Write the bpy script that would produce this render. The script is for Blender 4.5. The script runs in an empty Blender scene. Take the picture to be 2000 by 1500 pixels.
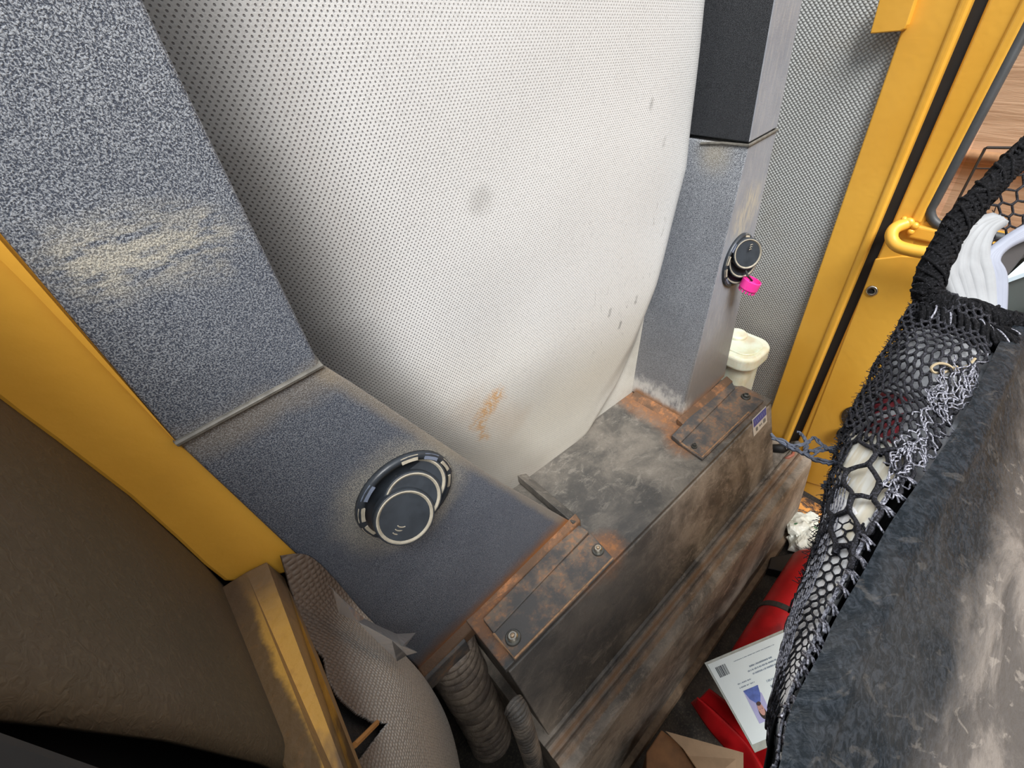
import bpy, bmesh, math, random
from mathutils import Vector, Matrix, noise
random.seed(7)
PI = math.pi
S = 0.8            # metres per modelling unit
H = 1.65 * S       # camera height above the floor (modelling z = 0 is the camera's level)
col = bpy.context.scene.collection
sc = bpy.context.scene

# ------------------------------------------------------------------ camera
AZ, PT, RL = (math.radians(a) for a in (45.33, 38.38, -0.97))
F_PX, CX, CY = 870.0, 1150.0, 750.0
fw = Vector((math.sin(AZ)*math.cos(PT), math.cos(AZ)*math.cos(PT), -math.sin(PT)))
rt = Vector((math.cos(AZ), -math.sin(AZ), 0)); up = rt.cross(fw)
rt, up = rt*math.cos(RL)+up*math.sin(RL), -rt*math.sin(RL)+up*math.cos(RL)
cam = bpy.data.cameras.new('camera'); camo = bpy.data.objects.new('camera', cam); col.objects.link(camo)
camo.matrix_world = Matrix.Translation((0, 0, H)) @ Matrix((rt, up, -fw)).transposed().to_4x4()
cam.sensor_width = 36; cam.lens = F_PX/2000*36; cam.shift_x = -(CX-1000)/2000; cam.clip_start = 0.01
sc.camera = camo
sc.view_settings.view_transform = 'Standard'; sc.view_settings.look = 'None'
sc.view_settings.gamma = 1; sc.view_settings.use_curve_mapping = False
sc.view_settings.exposure = 0.65

# ------------------------------------------------------------------ daylight
w = bpy.data.worlds.new('world'); sc.world = w; w.use_nodes = True
nt = w.node_tree; bg = nt.nodes['Background']
tc = nt.nodes.new('ShaderNodeTexCoord'); sep = nt.nodes.new('ShaderNodeSeparateXYZ')
nt.links.new(tc.outputs['Generated'], sep.inputs[0])
rp = nt.nodes.new('ShaderNodeValToRGB'); nt.links.new(sep.outputs[2], rp.inputs[0])
rp.color_ramp.elements[0].position = 0.45; rp.color_ramp.elements[0].color = (.30, .26, .22, 1)
rp.color_ramp.elements[1].position = 0.60; rp.color_ramp.elements[1].color = (.86, .93, 1, 1)
nt.links.new(rp.outputs[0], bg.inputs[0]); bg.inputs[1].default_value = 1.0
def sun(name, direction, strength, angle, color=(1, 1, 1)):
    d = bpy.data.lights.new(name, 'SUN'); d.energy = strength; d.angle = math.radians(angle); d.color = color
    o = bpy.data.objects.new(name, d); col.objects.link(o)
    o.rotation_euler = Vector(direction).to_track_quat('-Z', 'Y').to_euler(); return o
sun('hazy_sun', (.30, .50, -.80), 3.4, 26, (1, .98, .95))

# ------------------------------------------------------------------ placing: reference point of the frame onto a plane of the cab
def U(px, py, ax, v):
    d = rt*((px-CX)/F_PX) - up*((py-CY)/F_PX) + fw
    return d*(v/d[ax])
def D(px, py, dep): return (rt*((px-CX)/F_PX) - up*((py-CY)/F_PX) + fw)*dep
def proj(p):
    z = p.dot(fw); return CX+F_PX*p.dot(rt)/z, CY-F_PX*p.dot(up)/z
def W(p): return Vector((p[0]*S, p[1]*S, p[2]*S+H))

# ------------------------------------------------------------------ material nodes
class N:
    def __init__(s, name):
        s.m = bpy.data.materials.new(name); s.m.use_nodes = True; s.t = s.m.node_tree
        s.b = s.t.nodes['Principled BSDF']; s.o = s.t.nodes['Material Output']
        g = s.n('ShaderNodeNewGeometry'); a = s.n('ShaderNodeVectorMath'); a.operation = 'SUBTRACT'
        s.l(g.outputs['Position'], a.inputs[0]); a.inputs[1].default_value = (0, 0, H)
        b = s.n('ShaderNodeVectorMath'); b.operation = 'SCALE'; s.l(a.outputs[0], b.inputs[0]); b.inputs[3].default_value = 1/S
        s.P = b.outputs[0]; s.geo = g
    def n(s, t): return s.t.nodes.new(t)
    def l(s, a, b):
        if hasattr(a, 'is_output') or isinstance(a, bpy.types.NodeSocket): s.t.links.new(a, b)
        else:
            if isinstance(a, tuple) and len(a) == 3 and b.type == 'RGBA': a = (*a, 1)
            b.default_value = a
    def noise(s, scale, detail=4.0, rough=.5, dist=0, vec=None, stretch=None, colr=False):
        x = s.n('ShaderNodeTexNoise'); x.inputs['Scale'].default_value = scale; x.inputs['Detail'].default_value = detail
        x.inputs['Roughness'].default_value = rough; x.inputs['Distortion'].default_value = dist
        v = vec or s.P
        if stretch: v = s.map(v, stretch)
        s.l(v, x.inputs['Vector']); return x.outputs['Color' if colr else 'Fac']
    def map(s, v, scale=(1, 1, 1), rot=(0, 0, 0), loc=(0, 0, 0)):
        x = s.n('ShaderNodeMapping'); s.l(v, x.inputs[0]); x.inputs['Scale'].default_value = scale
        x.inputs['Rotation'].default_value = rot; x.inputs['Location'].default_value = loc; return x.outputs[0]
    def voro(s, scale, rand=1, feat='F1', vec=None):
        x = s.n('ShaderNodeTexVoronoi'); x.feature = feat; x.inputs['Scale'].default_value = scale
        x.inputs['Randomness'].default_value = rand; s.l(vec or s.P, x.inputs['Vector']); return x.outputs['Distance']
    def math(s, op, a, b=0.0, c=None, clamp=False):
        x = s.n('ShaderNodeMath'); x.operation = op; x.use_clamp = clamp; s.l(a, x.inputs[0]); s.l(b, x.inputs[1])
        if c is not None: s.l(c, x.inputs[2])
        return x.outputs[0]
    def mul(s, a, b): return s.math('MULTIPLY', a, b)
    def add(s, a, b): return s.math('ADD', a, b)
    def mx(s, a, b): return s.math('MAXIMUM', a, b)
    def ss(s, v, a, b):          # smooth step, 0 at a and 1 at b
        x = s.n('ShaderNodeMapRange'); x.interpolation_type = 'SMOOTHSTEP'; s.l(v, x.inputs[0])
        lo, hi, f, g = (a, b, 0., 1.) if a < b else (b, a, 1., 0.)
        x.inputs[1].default_value = lo; x.inputs[2].default_value = hi; x.inputs[3].default_value = f; x.inputs[4].default_value = g
        return x.outputs[0]
    def mix(s, f, a, b):
        x = s.n('ShaderNodeMix'); x.data_type = 'RGBA'; s.l(f, x.inputs[0])
        s.l(a, x.inputs[6]); s.l(b, x.inputs[7]); return x.outputs[2]
    def xyz(s, v=None):
        x = s.n('ShaderNodeSeparateXYZ'); s.l(v or s.P, x.inputs[0]); return x.outputs
    def seg(s, a, b, r0, r1, wob=0, ws=20):   # 1 inside r0 of the segment a-b, 0 beyond r1
        a = Vector(a); b = Vector(b); ba = b-a
        def vm(op, p, q=None):
            x = s.n('ShaderNodeVectorMath'); x.operation = op; s.l(p, x.inputs[0])
            if q is not None: s.l(q, x.inputs[3] if op == 'SCALE' else x.inputs[1])
            return x
        pa = vm('SUBTRACT', s.P, tuple(a)).outputs[0]
        if ba.length > 1e-6:
            h = s.math('MULTIPLY', vm('DOT_PRODUCT', pa, tuple(ba)).outputs['Value'], 1/ba.length_squared, clamp=True)
            pr = vm('SCALE', tuple(ba), h).outputs[0]; pa = vm('SUBTRACT', pa, pr).outputs[0]
        d = vm('LENGTH', pa).outputs['Value']
        if wob: d = s.add(d, s.mul(s.math('SUBTRACT', s.noise(ws, 4, .65), .5), wob))
        return s.ss(d, r1, r0)
    def out(s, color, rough=.6, height=None, hs=.001, metal=0, spec=.5, **kw):
        s.l(color, s.b.inputs['Base Color']); s.l(rough, s.b.inputs['Roughness'])
        s.b.inputs['Metallic'].default_value = metal; s.b.inputs['Specular IOR Level'].default_value = spec
        for k, v in kw.items(): s.l(v, s.b.inputs[k.replace('_', ' ')])
        if height is not None:
            bp = s.n('ShaderNodeBump'); bp.inputs['Distance'].default_value = hs; s.l(height, bp.inputs['Height'])
            s.l(bp.outputs[0], s.b.inputs['Normal'])
        return s.m
def flat(name, c, rough=.5, metal=0, var=.25, vs=30, bump=0, spec=.5, **kw):
    n = N(name); f = n.ss(n.noise(vs, 5, .6), .3, .75)
    cc = n.mix(f, c, tuple(x*(1-var) for x in c))
    return n.out(cc, rough, n.noise(vs*6, 3) if bump else None, bump, metal, spec, **kw)

# ------------------------------------------------------------------ mesh helpers
def obj(name, verts, faces, mat, parent=None, smooth=False, loc=None, bevel=0, segs=2, sub=0, solid=0, uv=None):
    """verts in modelling units; the object's origin is its parent's (or loc)."""
    base = W(loc) if loc is not None else (Vector((0, 0, 0)) if parent is None else None)
    if parent is not None: base = parent['_o'].copy() if False else ORI[parent.name]
    me = bpy.data.meshes.new(name); me.from_pydata([W(v)-base for v in verts], [], faces)
    bm = bmesh.new(); bm.from_mesh(me); bmesh.ops.remove_doubles(bm, verts=bm.verts, dist=1e-6); bmesh.ops.recalc_face_normals(bm, faces=bm.faces); bm.to_mesh(me); bm.free()
    me.materials.append(mat)
    if smooth: me.polygons.foreach_set('use_smooth', [True]*len(me.polygons))
    o = bpy.data.objects.new(name, me); col.objects.link(o)
    if parent is not None: o.parent = parent
    else: o.location = base
    ORI[o.name] = base
    if solid:
        m = o.modifiers.new('s', 'SOLIDIFY'); m.thickness = solid*S; m.offset = 0
    if bevel:
        m = o.modifiers.new('b', 'BEVEL'); m.width = bevel*S; m.segments = segs; m.limit_method = 'ANGLE'; m.angle_limit = .5
        m.harden_normals = False
    if sub:
        m = o.modifiers.new('u', 'SUBSURF'); m.levels = sub; m.render_levels = sub
    return o
ORI = {}
def thing(name, loc, label, cat, group=None):
    o = bpy.data.objects.new(name, None); col.objects.link(o); o.location = W(loc); ORI[o.name] = W(loc)
    o.empty_display_size = .05
    return tag(o, label, cat, group)
def tag(o, label, cat, group=None, kind=None):
    o['label'] = label; o['category'] = cat
    if group: o['group'] = group
    if kind: o['kind'] = kind
    return o
def struct(o): o['kind'] = 'structure'; return o
class G:
    """collects geometry for ONE mesh"""
    def __init__(s): s.v = []; s.f = []
    def put(s, v, f):
        k = len(s.v); s.v += [Vector(x) for x in v]; s.f += [tuple(i+k for i in q) for q in f]; return s
    def prism(s, loop, d):       # closed loop extruded by vector d
        n = len(loop); loop = [Vector(p) for p in loop]; d = Vector(d)
        return s.put(loop+[p+d for p in loop], [tuple(range(n)), tuple(range(2*n-1, n-1, -1))]+[(i, (i+1) % n, (i+1) % n+n, i+n) for i in range(n)])
    def loft(s, a, b):           # two loops joined and capped
        n = len(a)
        return s.put(list(a)+list(b), [tuple(range(n)), tuple(range(2*n-1, n-1, -1))]+[(i, (i+1) % n, (i+1) % n+n, i+n) for i in range(n)])
    def box(s, a, b):
        (x0, y0, z0), (x1, y1, z1) = a, b
        return s.prism([(x0, y0, z0), (x1, y0, z0), (x1, y1, z0), (x0, y1, z0)], (0, 0, z1-z0))
    def tube(s, pts, r, n=8, caps=True):
        pts = [Vector(p) for p in pts]; m = len(pts); k = len(s.v); ref = None
        for i, p in enumerate(pts):
            t = (pts[min(i+1, m-1)]-pts[max(i-1, 0)]).normalized()
            if ref is None: ref = t.orthogonal().normalized()
            ref = (ref-t*ref.dot(t)); ref = ref.normalized() if ref.length > 1e-5 else t.orthogonal().normalized()
            bi = t.cross(ref); rr = r[i] if isinstance(r, (list, tuple)) else r
            for j in range(n):
                a = 2*PI*j/n; s.v.append(p+(ref*math.cos(a)+bi*math.sin(a))*rr)
        for i in range(m-1):
            for j in range(n):
                s.f.append((k+i*n+j, k+i*n+(j+1) % n, k+(i+1)*n+(j+1) % n, k+(i+1)*n+j))
        if caps: s.f.append(tuple(k+j for j in range(n))); s.f.append(tuple(k+(m-1)*n+j for j in range(n-1, -1, -1)))
        return s
    def lathe(s, c, ax, prof, n=32, ref=None, sq=1.0, caps=True):   # prof = [(radius, height along ax)]; sq squashes second radius
        ax = Vector(ax).normalized(); c = Vector(c); e1 = Vector(ref).normalized() if ref else ax.orthogonal().normalized(); e2 = ax.cross(e1)
        k = len(s.v)
        for r, h in prof:
            for j in range(n):
                a = 2*PI*j/n; s.v.append(c+ax*h+e1*(r*math.cos(a))+e2*(r*sq*math.sin(a)))
        for i in range(len(prof)-1):
            for j in range(n): s.f.append((k+i*n+j, k+i*n+(j+1) % n, k+(i+1)*n+(j+1) % n, k+(i+1)*n+j))
        if caps and prof[0][0] > 1e-6: s.f.append(tuple(k+j for j in range(n)))
        if caps and prof[-1][0] > 1e-6: s.f.append(tuple(k+(len(prof)-1)*n+j for j in range(n)))
        return s
    def grid(s, fn, nu, nv, keep=None):
        k = len(s.v)
        for i in range(nu+1):
            for j in range(nv+1): s.v.append(Vector(fn(i/nu, j/nv)))
        for i in range(nu):
            for j in range(nv):
                a = k+i*(nv+1)+j; q = (a, a+1, a+nv+2, a+nv+1)
                if keep is None or keep(sum((s.v[t] for t in q), Vector())/4): s.f.append(q)
        return s
    def obj(s, name, mat, parent=None, **kw): return obj(name, s.v, s.f, mat, parent, **kw)
def inpoly(x, y, P):
    c = False; j = len(P)-1
    for i in range(len(P)):
        if (P[i][1] > y) != (P[j][1] > y) and x < (P[j][0]-P[i][0])*(y-P[i][1])/(P[j][1]-P[i][1])+P[i][0]: c = not c
        j = i
    return c
def cr(P, t):     # Catmull-Rom through P, t in 0..1
    n = len(P)-1; x = min(max(t, 0), 1)*n; i = min(int(x), n-1); f = x-i
    p0, p1, p2, p3 = P[max(i-1, 0)], P[i], P[i+1], P[min(i+2, n)]
    return (p1*2+(p2-p0)*f+(p0*2-p1*5+p2*4-p3)*f*f+(p1*3-p0-p2*3+p3)*f**3)*.5
def patch(rows):  # smooth patch through a table of points
    return lambda u, v: cr([cr(r, v) for r in rows], u)

# ------------------------------------------------------------------ materials
def m_plastic(name, extra=None, base=(.048, .058, .082), crest=(.42, .45, .49), amt=1.0):
    n = N(name)
    wp = n.noise(60, 2, .5, colr=True); x = n.n('ShaderNodeMix'); x.data_type = 'VECTOR'
    x.inputs[0].default_value = .0015; n.l(n.P, x.inputs[4]); n.l(wp, x.inputs[5])
    g = n.noise(820, 1.0, .5, .6, vec=x.outputs[1], stretch=(1, 1, .75))
    grain = n.ss(g, .38, .66)
    big = n.ss(n.noise(5, 5, .6), .35, .7)
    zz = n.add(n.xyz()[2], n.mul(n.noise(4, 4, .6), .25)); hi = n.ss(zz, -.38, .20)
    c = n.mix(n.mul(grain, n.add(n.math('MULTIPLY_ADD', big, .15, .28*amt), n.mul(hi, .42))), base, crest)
    fleck = n.ss(n.noise(38, 3, .5), .74, .80); c = n.mix(n.mul(fleck, .35), c, (.5, .5, .48))
    if extra: c = extra(n, c, grain)
    return n.out(c, n.math('MULTIPLY_ADD', grain, .12, .42), n.add(g, n.mul(big, .3)), .0007, spec=.45)
DUST = (.36, .29, .19); RUST = (.30, .115, .035); LDUST = (.52, .49, .40)
Dy = .506
def ex_left(n, c, grain):
    a = U(180, 525, 1, Dy); b = U(395, 470, 1, Dy)
    m = n.mul(n.seg(a, b, .0, .045, .05, 25), n.ss(n.noise(45, 5, .7, stretch=(1, 1, 3)), .36, .58))
    c = n.mix(n.mul(m, n.math('MULTIPLY_ADD', grain, .5, .4)), c, LDUST)
    v = U(793, 965, 1, Dy)
    m = n.seg(v, v, .075, .125, .04, 18); c = n.mix(n.mul(m, n.math('MULTIPLY_ADD', grain, .42, .2)), c, (.42, .38, .29))
    m = n.seg(U(640, 730, 1, Dy), U(380, 872, 1, Dy), .0, .035, .04); c = n.mix(n.mul(m, .28), c, DUST)
    m = n.seg(U(640, 720, 1, Dy), U(1100, 1015, 1, Dy), .004, .022, .015); c = n.mix(n.mul(m, .5), c, (.30, .25, .18))
    m = n.seg((.0, Dy, -1.04), (.46, Dy, -.965), .012, .075, .06, 14)
    c = n.mix(n.mul(m, .72), c, (.20, .10, .045))
    m = n.seg((.0, Dy, -1.03), (.46, Dy, -.96), .0, .028, .03, 40); return n.mix(m, c, RUST)
def ex_right(n, c, grain):
    z = n.xyz()[2]; nz = n.add(z, n.mul(n.noise(14, 4, .7), .12))
    c = n.mix(n.mul(n.ss(nz, -.52, -.84), n.add(.35, n.mul(n.ss(n.xyz()[1], .545, .535), .45))), c, (.135, .115, .095))
    m = n.mul(n.ss(nz, -.84, -.885), n.ss(n.noise(50, 4, .6, stretch=(1, 1, .4)), .3, .6))
    xm = n.ss(n.xyz()[0], 1.03, .97); c = n.mix(n.mul(n.mul(m, xm), .75), c, (.58, .56, .52))
    m = n.seg((1.0, .58, -.235), (1.075, .62, -.235), .0, .07, .03); c = n.mix(n.mul(m, .4), c, (.40, .34, .22))
    v = U(1448, 440, 1, .534); m = n.mul(n.seg(v, v+Vector((.03, 0, .05)), .02, .07, .03), n.ss(n.noise(60, 3, stretch=(3, 3, .5)), .35, .6))
    c = n.mix(n.mul(m, .6), c, (.50, .45, .34))
    m = n.seg((.95, .52, -.99), (1.24, .52, -.975), .0, .05, .05, 30); c = n.mix(n.mul(m, .8), c, (.27, .12, .05))
    m = n.seg((.967, .52, -.99), (.967, .72, -.99), .0, .03, .03, 30); return n.mix(m, c, (.26, .13, .06))
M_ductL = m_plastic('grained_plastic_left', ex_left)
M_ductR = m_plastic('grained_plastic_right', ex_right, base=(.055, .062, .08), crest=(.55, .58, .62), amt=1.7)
def duct_front():
    n = N('worn_plastic_front')
    big = n.ss(n.noise(8, 5, .6), .3, .7); sm = n.noise(60, 4, .6, stretch=(2, 2, .35))
    c = n.mix(n.mul(big, .6), (.21, .23, .27), (.30, .32, .36)); c = n.mix(n.mul(n.ss(sm, .45, .7), .4), c, (.38, .38, .38))
    return n.out(ex_right(n, c, sm), .42, n.noise(300, 2), .0003)
M_ductRf = duct_front()
M_ductRd = m_plastic('dark_grained_plastic', base=(.010, .012, .016), crest=(.07, .075, .085))
M_bead = flat('dusty_bead', (.16, .15, .13), .55, var=.5, vs=60)
M_vent = flat('vent_plastic', (.035, .042, .052), .38, var=.35, vs=40)
M_ventdust = flat('vent_dusty_edge', (.42, .38, .30), .7, var=.3, vs=80)
M_ventblue = flat('vent_worn_tab', (.16, .19, .26), .45, var=.2, vs=80)
def duct_rust(name, mainc=(.050, .048, .047), rust=(.26, .12, .055), amt=.5, tan=(.19, .145, .105)):
    n = N(name)
    a = n.ss(n.noise(13, 6, .65), .42, .62); b = n.ss(n.noise(70, 5, .7), .45, .66)
    c = n.mix(n.mul(a, .75), mainc, tan); c = n.mix(n.mul(n.mul(a, b), amt), c, rust)
    h = n.noise(220, 3, .6); return n.out(c, .72, h, .0006)
M_rusty = duct_rust('rusty_plate', (.06, .058, .058), (.30, .14, .065), .7, (.17, .125, .09))
M_rust = duct_rust('rust_dust', (.10, .055, .03), (.36, .15, .055), .9, (.20, .10, .05))
def m_box(name, dark, tan, hi):
    n = N(name)
    a = n.ss(n.noise(6, 8, .7, .4), .36, .66); st = n.ss(n.noise(30, 8, .8, .6, stretch=(.6, 1, 1)), .50, .66)
    sp = n.ss(n.noise(120, 2), .66, .74)
    fi = n.ss(n.noise(110, 6, .8, 1.5), .42, .62); c = n.mix(n.mul(a, .9), dark, tan); c = n.mix(n.mul(fi, .30), c, tuple(q*.45 for q in tan)); c = n.mix(n.mul(st, .55), c, hi); c = n.mix(n.mul(sp, .3), c, (.28, .25, .21))
    sm = n.ss(n.noise(26, 5, .75, 2), .62, .70); c = n.mix(n.mul(sm, .6), c, tuple(x*.5 for x in dark))
    x, y, z = n.xyz()
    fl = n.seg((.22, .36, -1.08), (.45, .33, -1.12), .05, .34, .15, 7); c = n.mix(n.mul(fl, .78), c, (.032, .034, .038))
    # rust around both feet
    for s_, e_, r in (((.16, .47, -1), (.45, .40, -1), .05), ((.95, .50, -1), (.95, .71, -1), .06), ((.90, .47, -1), (1.2, .44, -1), .06), ((.14, .40, -1), (.45, .40, -1), .02)):
        m = n.seg(s_, e_, r*.2, r*1.5, .06, 16); c = n.mix(n.mul(m, .8), c, (.22, .10, .045))
        m2 = n.mul(m, n.ss(n.noise(60, 4, .7), .48, .66)); c = n.mix(n.mul(m2, .7), c, (.36, .15, .05))
    for yy, zz in ((.262, -1.275), (.238, -1.278)):
        m = n.seg((.1, yy, zz), (1.38, yy, zz), .0, .016, .02, 30); c = n.mix(n.mul(m, .65), c, (.30, .17, .09))
    return n.out(c, .58, n.add(n.noise(180, 3), n.mul(st, .5)), .0005, spec=.4)
M_box = m_box('stained_box_plastic', (.055, .053, .050), (.185, .165, .14), (.27, .245, .21))
M_boxf = m_box('stained_box_front', (.085, .075, .065), (.40, .345, .285), (.52, .45, .38))
def m_vinyl():
    n = N('perforated_vinyl')
    x, y, z = n.xyz()
    cb = n.n('ShaderNodeCombineXYZ'); n.l(x, cb.inputs[0]); n.l(z, cb.inputs[1])
    pp = n.map(cb.outputs[0], (150, 118, 1), (0, 0, .0))
    # two interleaved grids of small oval holes
    def dots(off):
        q = n.map(pp, (1, 1, 1), (0, 0, 0), (off, off, 0)); v = n.n('ShaderNodeVectorMath'); v.operation = 'FRACTION'; n.l(q, v.inputs[0])
        v2 = n.n('ShaderNodeVectorMath'); v2.operation = 'SUBTRACT'; n.l(v.outputs[0], v2.inputs[0]); v2.inputs[1].default_value = (.5, .5, 0)
        sx = n.xyz(v2.outputs[0]); d = n.math('SQRT', n.add(n.mul(n.math('POWER', sx[0], 2), 1.0), n.mul(n.math('POWER', sx[1], 2), 1.0)))
        return n.ss(d, .20, .10)
    d = n.mx(dots(0), dots(.5))
    weave = n.noise(200, 2, .5, 1.5)
    zl = n.add(z, n.mul(n.noise(3, 3), .25))
    low = n.ss(zl, -.25, -.75)
    c = n.mix(n.mul(low, .8), (.63, .635, .635), (.60, .56, .47))
    lowb = n.mul(n.ss(zl, -.62, -.92), .55); c = n.mix(lowb, c, (.56, .57, .55))
    c = n.mix(n.mul(n.ss(weave, .5, .65), .22), c, (.33, .33, .33))
    grime = n.ss(n.noise(6, 6, .7, 1), .52, .75)
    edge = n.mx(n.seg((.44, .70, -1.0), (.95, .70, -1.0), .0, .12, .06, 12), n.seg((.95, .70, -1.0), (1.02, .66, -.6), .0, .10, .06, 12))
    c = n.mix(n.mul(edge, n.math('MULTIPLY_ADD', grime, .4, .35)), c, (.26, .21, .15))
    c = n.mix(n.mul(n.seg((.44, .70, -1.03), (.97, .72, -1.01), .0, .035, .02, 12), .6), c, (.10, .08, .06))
    # smudges
    v = U(932, 395, 1, .665); m = n.seg(v, v+Vector((.01, 0, .005)), .003, .032, .02, 50); c = n.mix(n.mul(m, .28), c, (.20, .19, .17))
    v = U(945, 790, 1, .67); 
    m = n.mx(n.seg(U(968, 770, 1, .67), U(938, 822, 1, .67), .006, .034, .05, 34), n.seg(U(935, 820, 1, .67), U(955, 868, 1, .67), .0, .022, .04, 34))
    c = n.mix(n.mul(m, n.ss(n.noise(90, 3, .6), .30, .6)), c, (.58, .36, .18))
    v = U(915, 800, 1, .67); m = n.seg(v, U(1010, 830, 1, .67), .0, .08, .08, 18); c = n.mix(n.mul(m, .25), c, (.42, .28, .16))
    sc_ = n.mul(n.ss(n.noise(40, 4, .7, 2, stretch=(1, 1, .4)), .63, .70), n.seg(U(1200, 600, 1, .665), U(1260, 450, 1, .665), .03, .22))
    c = n.mix(n.mul(sc_, .6), c, (.18, .17, .16))
    for q in ((1240, 590), (1262, 640), (1292, 283), (1188, 615), (1210, 640), (1250, 660), (1160, 700), (1268, 210), (1273, 610)):
        v = U(*q, 1, .665); m = n.seg(v, v+Vector((.004, 0, .014)), .0, .009, .01, 90); c = n.mix(n.mul(m, .6), c, (.13, .13, .12))
    dv = n.mul(d, n.ss(zl, -.78, -.45)); dv = n.mx(dv, n.mul(d, .3))
    dv = n.mul(dv, n.math('MULTIPLY_ADD', n.ss(x, .55, .12), .62, .38))
    c = n.mix(n.mul(dv, .85), c, (.07, .07, .09))
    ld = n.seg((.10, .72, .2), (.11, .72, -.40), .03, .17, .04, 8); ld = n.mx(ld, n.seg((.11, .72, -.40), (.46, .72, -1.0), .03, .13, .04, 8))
    c = n.mix(n.mul(ld, .45), c, (.22, .195, .17))  # dirt plus the left duct's shade, painted along the panel's left bevel
    h = n.add(n.mul(d, -.6), n.mul(weave, .35)); return n.out(c, .62, h, .0008, spec=.35)
M_vinyl = m_vinyl()
def m_grainvinyl(name, a, b, scale=230, bs=.0008, rough=.6, mot=.6):
    n = N(name); g = n.noise(scale, 2, .5, 1.0); big = n.ss(n.noise(6, 5, .6), .35, .7)
    c = n.mix(n.mul(big, mot), a, b); c = n.mix(n.mul(n.ss(g, .5, .7), .3), c, tuple(x*1.7 for x in a)); return n.out(c, rough, g, bs, spec=.3)
M_left = m_grainvinyl('brown_grained_vinyl', (.075, .058, .036), (.098, .072, .050), 150)
def m_woven():
    n = N('grey_woven_vinyl'); x, y, z = n.xyz()
    cb = n.n('ShaderNodeCombineXYZ'); n.l(y, cb.inputs[0]); n.l(z, cb.inputs[1])
    v = n.voro(115, .12, vec=n.map(cb.outputs[0], (1, 1.25, 1), (0, 0, .7)))
    f = n.ss(v, .15, .6)
    zl = n.add(z, n.mul(n.noise(4, 3), .2)); low = n.ss(zl, -.3, -.9)
    c = n.mix(f, (.60, .625, .62), (.24, .25, .25)); c = n.mix(n.mul(low, .8), c, (.24, .215, .195))
    c = n.mix(n.mul(n.ss(n.noise(5, 5, .7), .5, .7), .35), c, (.32, .30, .26))
    return n.out(c, .62, n.mul(f, -1.), .0009)
M_woven = m_woven()
def m_yellow(name, dirt=.25, dc=(.10, .055, .02)):
    n = N(name); c = n.mix(n.ss(n.noise(4, 4), .3, .7), (.80, .43, .058), (.73, .37, .042))
    sp = n.ss(n.noise(28, 6, .75, 1), .68, .76); c = n.mix(n.mul(sp, dirt), c, dc)
    c = n.mix(n.mul(n.ss(n.noise(9, 5, .6), .55, .75), dirt*.5), c, (.35, .19, .05))
    return n.out(c, .33, n.noise(60, 4), .0004, spec=.5)
M_yel = m_yellow('yellow_paint', .22)
def m_rail():
    n = N('worn_yellow_rail'); x, y, z = n.xyz()
    a = n.ss(n.noise(9, 5, .6, .5, stretch=(1, .35, 1)), .52, .60); c = n.mix(a, (.62, .33, .06), (.16, .095, .045))
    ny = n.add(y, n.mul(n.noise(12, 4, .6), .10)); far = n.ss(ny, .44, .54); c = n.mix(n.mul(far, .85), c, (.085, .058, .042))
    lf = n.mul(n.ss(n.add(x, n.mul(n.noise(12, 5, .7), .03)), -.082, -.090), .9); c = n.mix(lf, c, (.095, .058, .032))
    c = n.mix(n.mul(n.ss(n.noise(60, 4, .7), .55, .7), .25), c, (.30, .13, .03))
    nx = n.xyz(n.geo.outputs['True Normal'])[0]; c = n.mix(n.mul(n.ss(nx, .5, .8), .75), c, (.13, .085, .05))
    return n.out(c, .6, n.noise(90, 4), .0012)
M_rail = m_rail()
M_black = flat('black_rubber', (.012, .012, .013), .6, var=.3)
M_seal = flat('dark_rubber_seal', (.05, .054, .058), .5, var=.3)
M_steel = flat('bright_bolt_steel', (.62, .58, .50), .3, metal=1, var=.3, vs=120)
M_dsteel = flat('dull_bolt_steel', (.14, .14, .13), .5, metal=.8, var=.4, vs=120)

# ================================================================== THE CAB
# ---- rear vinyl panel between the ducts
inner = [(330, -260), (405, 0), (500, 290), (600, 480), (690, 640), (800, 770), (900, 870), (1010, 960), (1070, 940), (1160, 850), (1215, 760), (1250, 680), (1290, 560), (1350, 330), (1390, 0), (1420, -260)]
inner = [(U(a, b, 1, .665)[0], U(a, b, 1, .665)[2]) for a, b in inner]
def sdist(x, z):
    best = 9
    for i in range(len(inner)):
        ax, az = inner[i]; bx, bz = inner[(i+1) % len(inner)]; dx, dz = bx-ax, bz-az
        t = max(0, min(1, ((x-ax)*dx+(z-az)*dz)/(dx*dx+dz*dz+1e-12)))
        best = min(best, math.hypot(x-ax-dx*t, z-az-dz*t))
    return -best if inpoly(x, z, inner) else best
def panel(u, v):
    x = -.02+1.42*u; z = -1.05+1.25*v; d = sdist(x, z)
    t = max(0, min(1, (d+.045)/.15)); t = t*t*(3-2*t)
    y = .662+.082*t + .004*noise.noise((x*5, z*5, 0))
    b = max(0, min(1, (-.55-z)/.45)); b = b*b*(3-2*b); y = max(y, y*(1-b)+.714*b) if y < .714 else y
    return (x, y, z)
struct(G().grid(panel, 130, 130).obj('wall_rear', M_vinyl, smooth=True))
struct(G().box((-.25, .762, -1.65), (1.6, .80, .20)).obj('wall_rear', M_black))

# ---- floor
def m_floor():
    n = N('gritty_rubber_floor'); a = n.ss(n.noise(9, 6, .7), .4, .65); b = n.ss(n.noise(160, 3, .7), .5, .7)
    c = n.mix(a, (.018, .015, .012), (.055, .042, .030)); c = n.mix(n.mul(b, .5), c, (.12, .10, .07)); return n.out(c, .8, n.noise(150, 4), .002)
struct(G().box((-.3, -1.2, -1.70), (1.6, .8, -1.65)).obj('floor', m_floor()))

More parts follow.
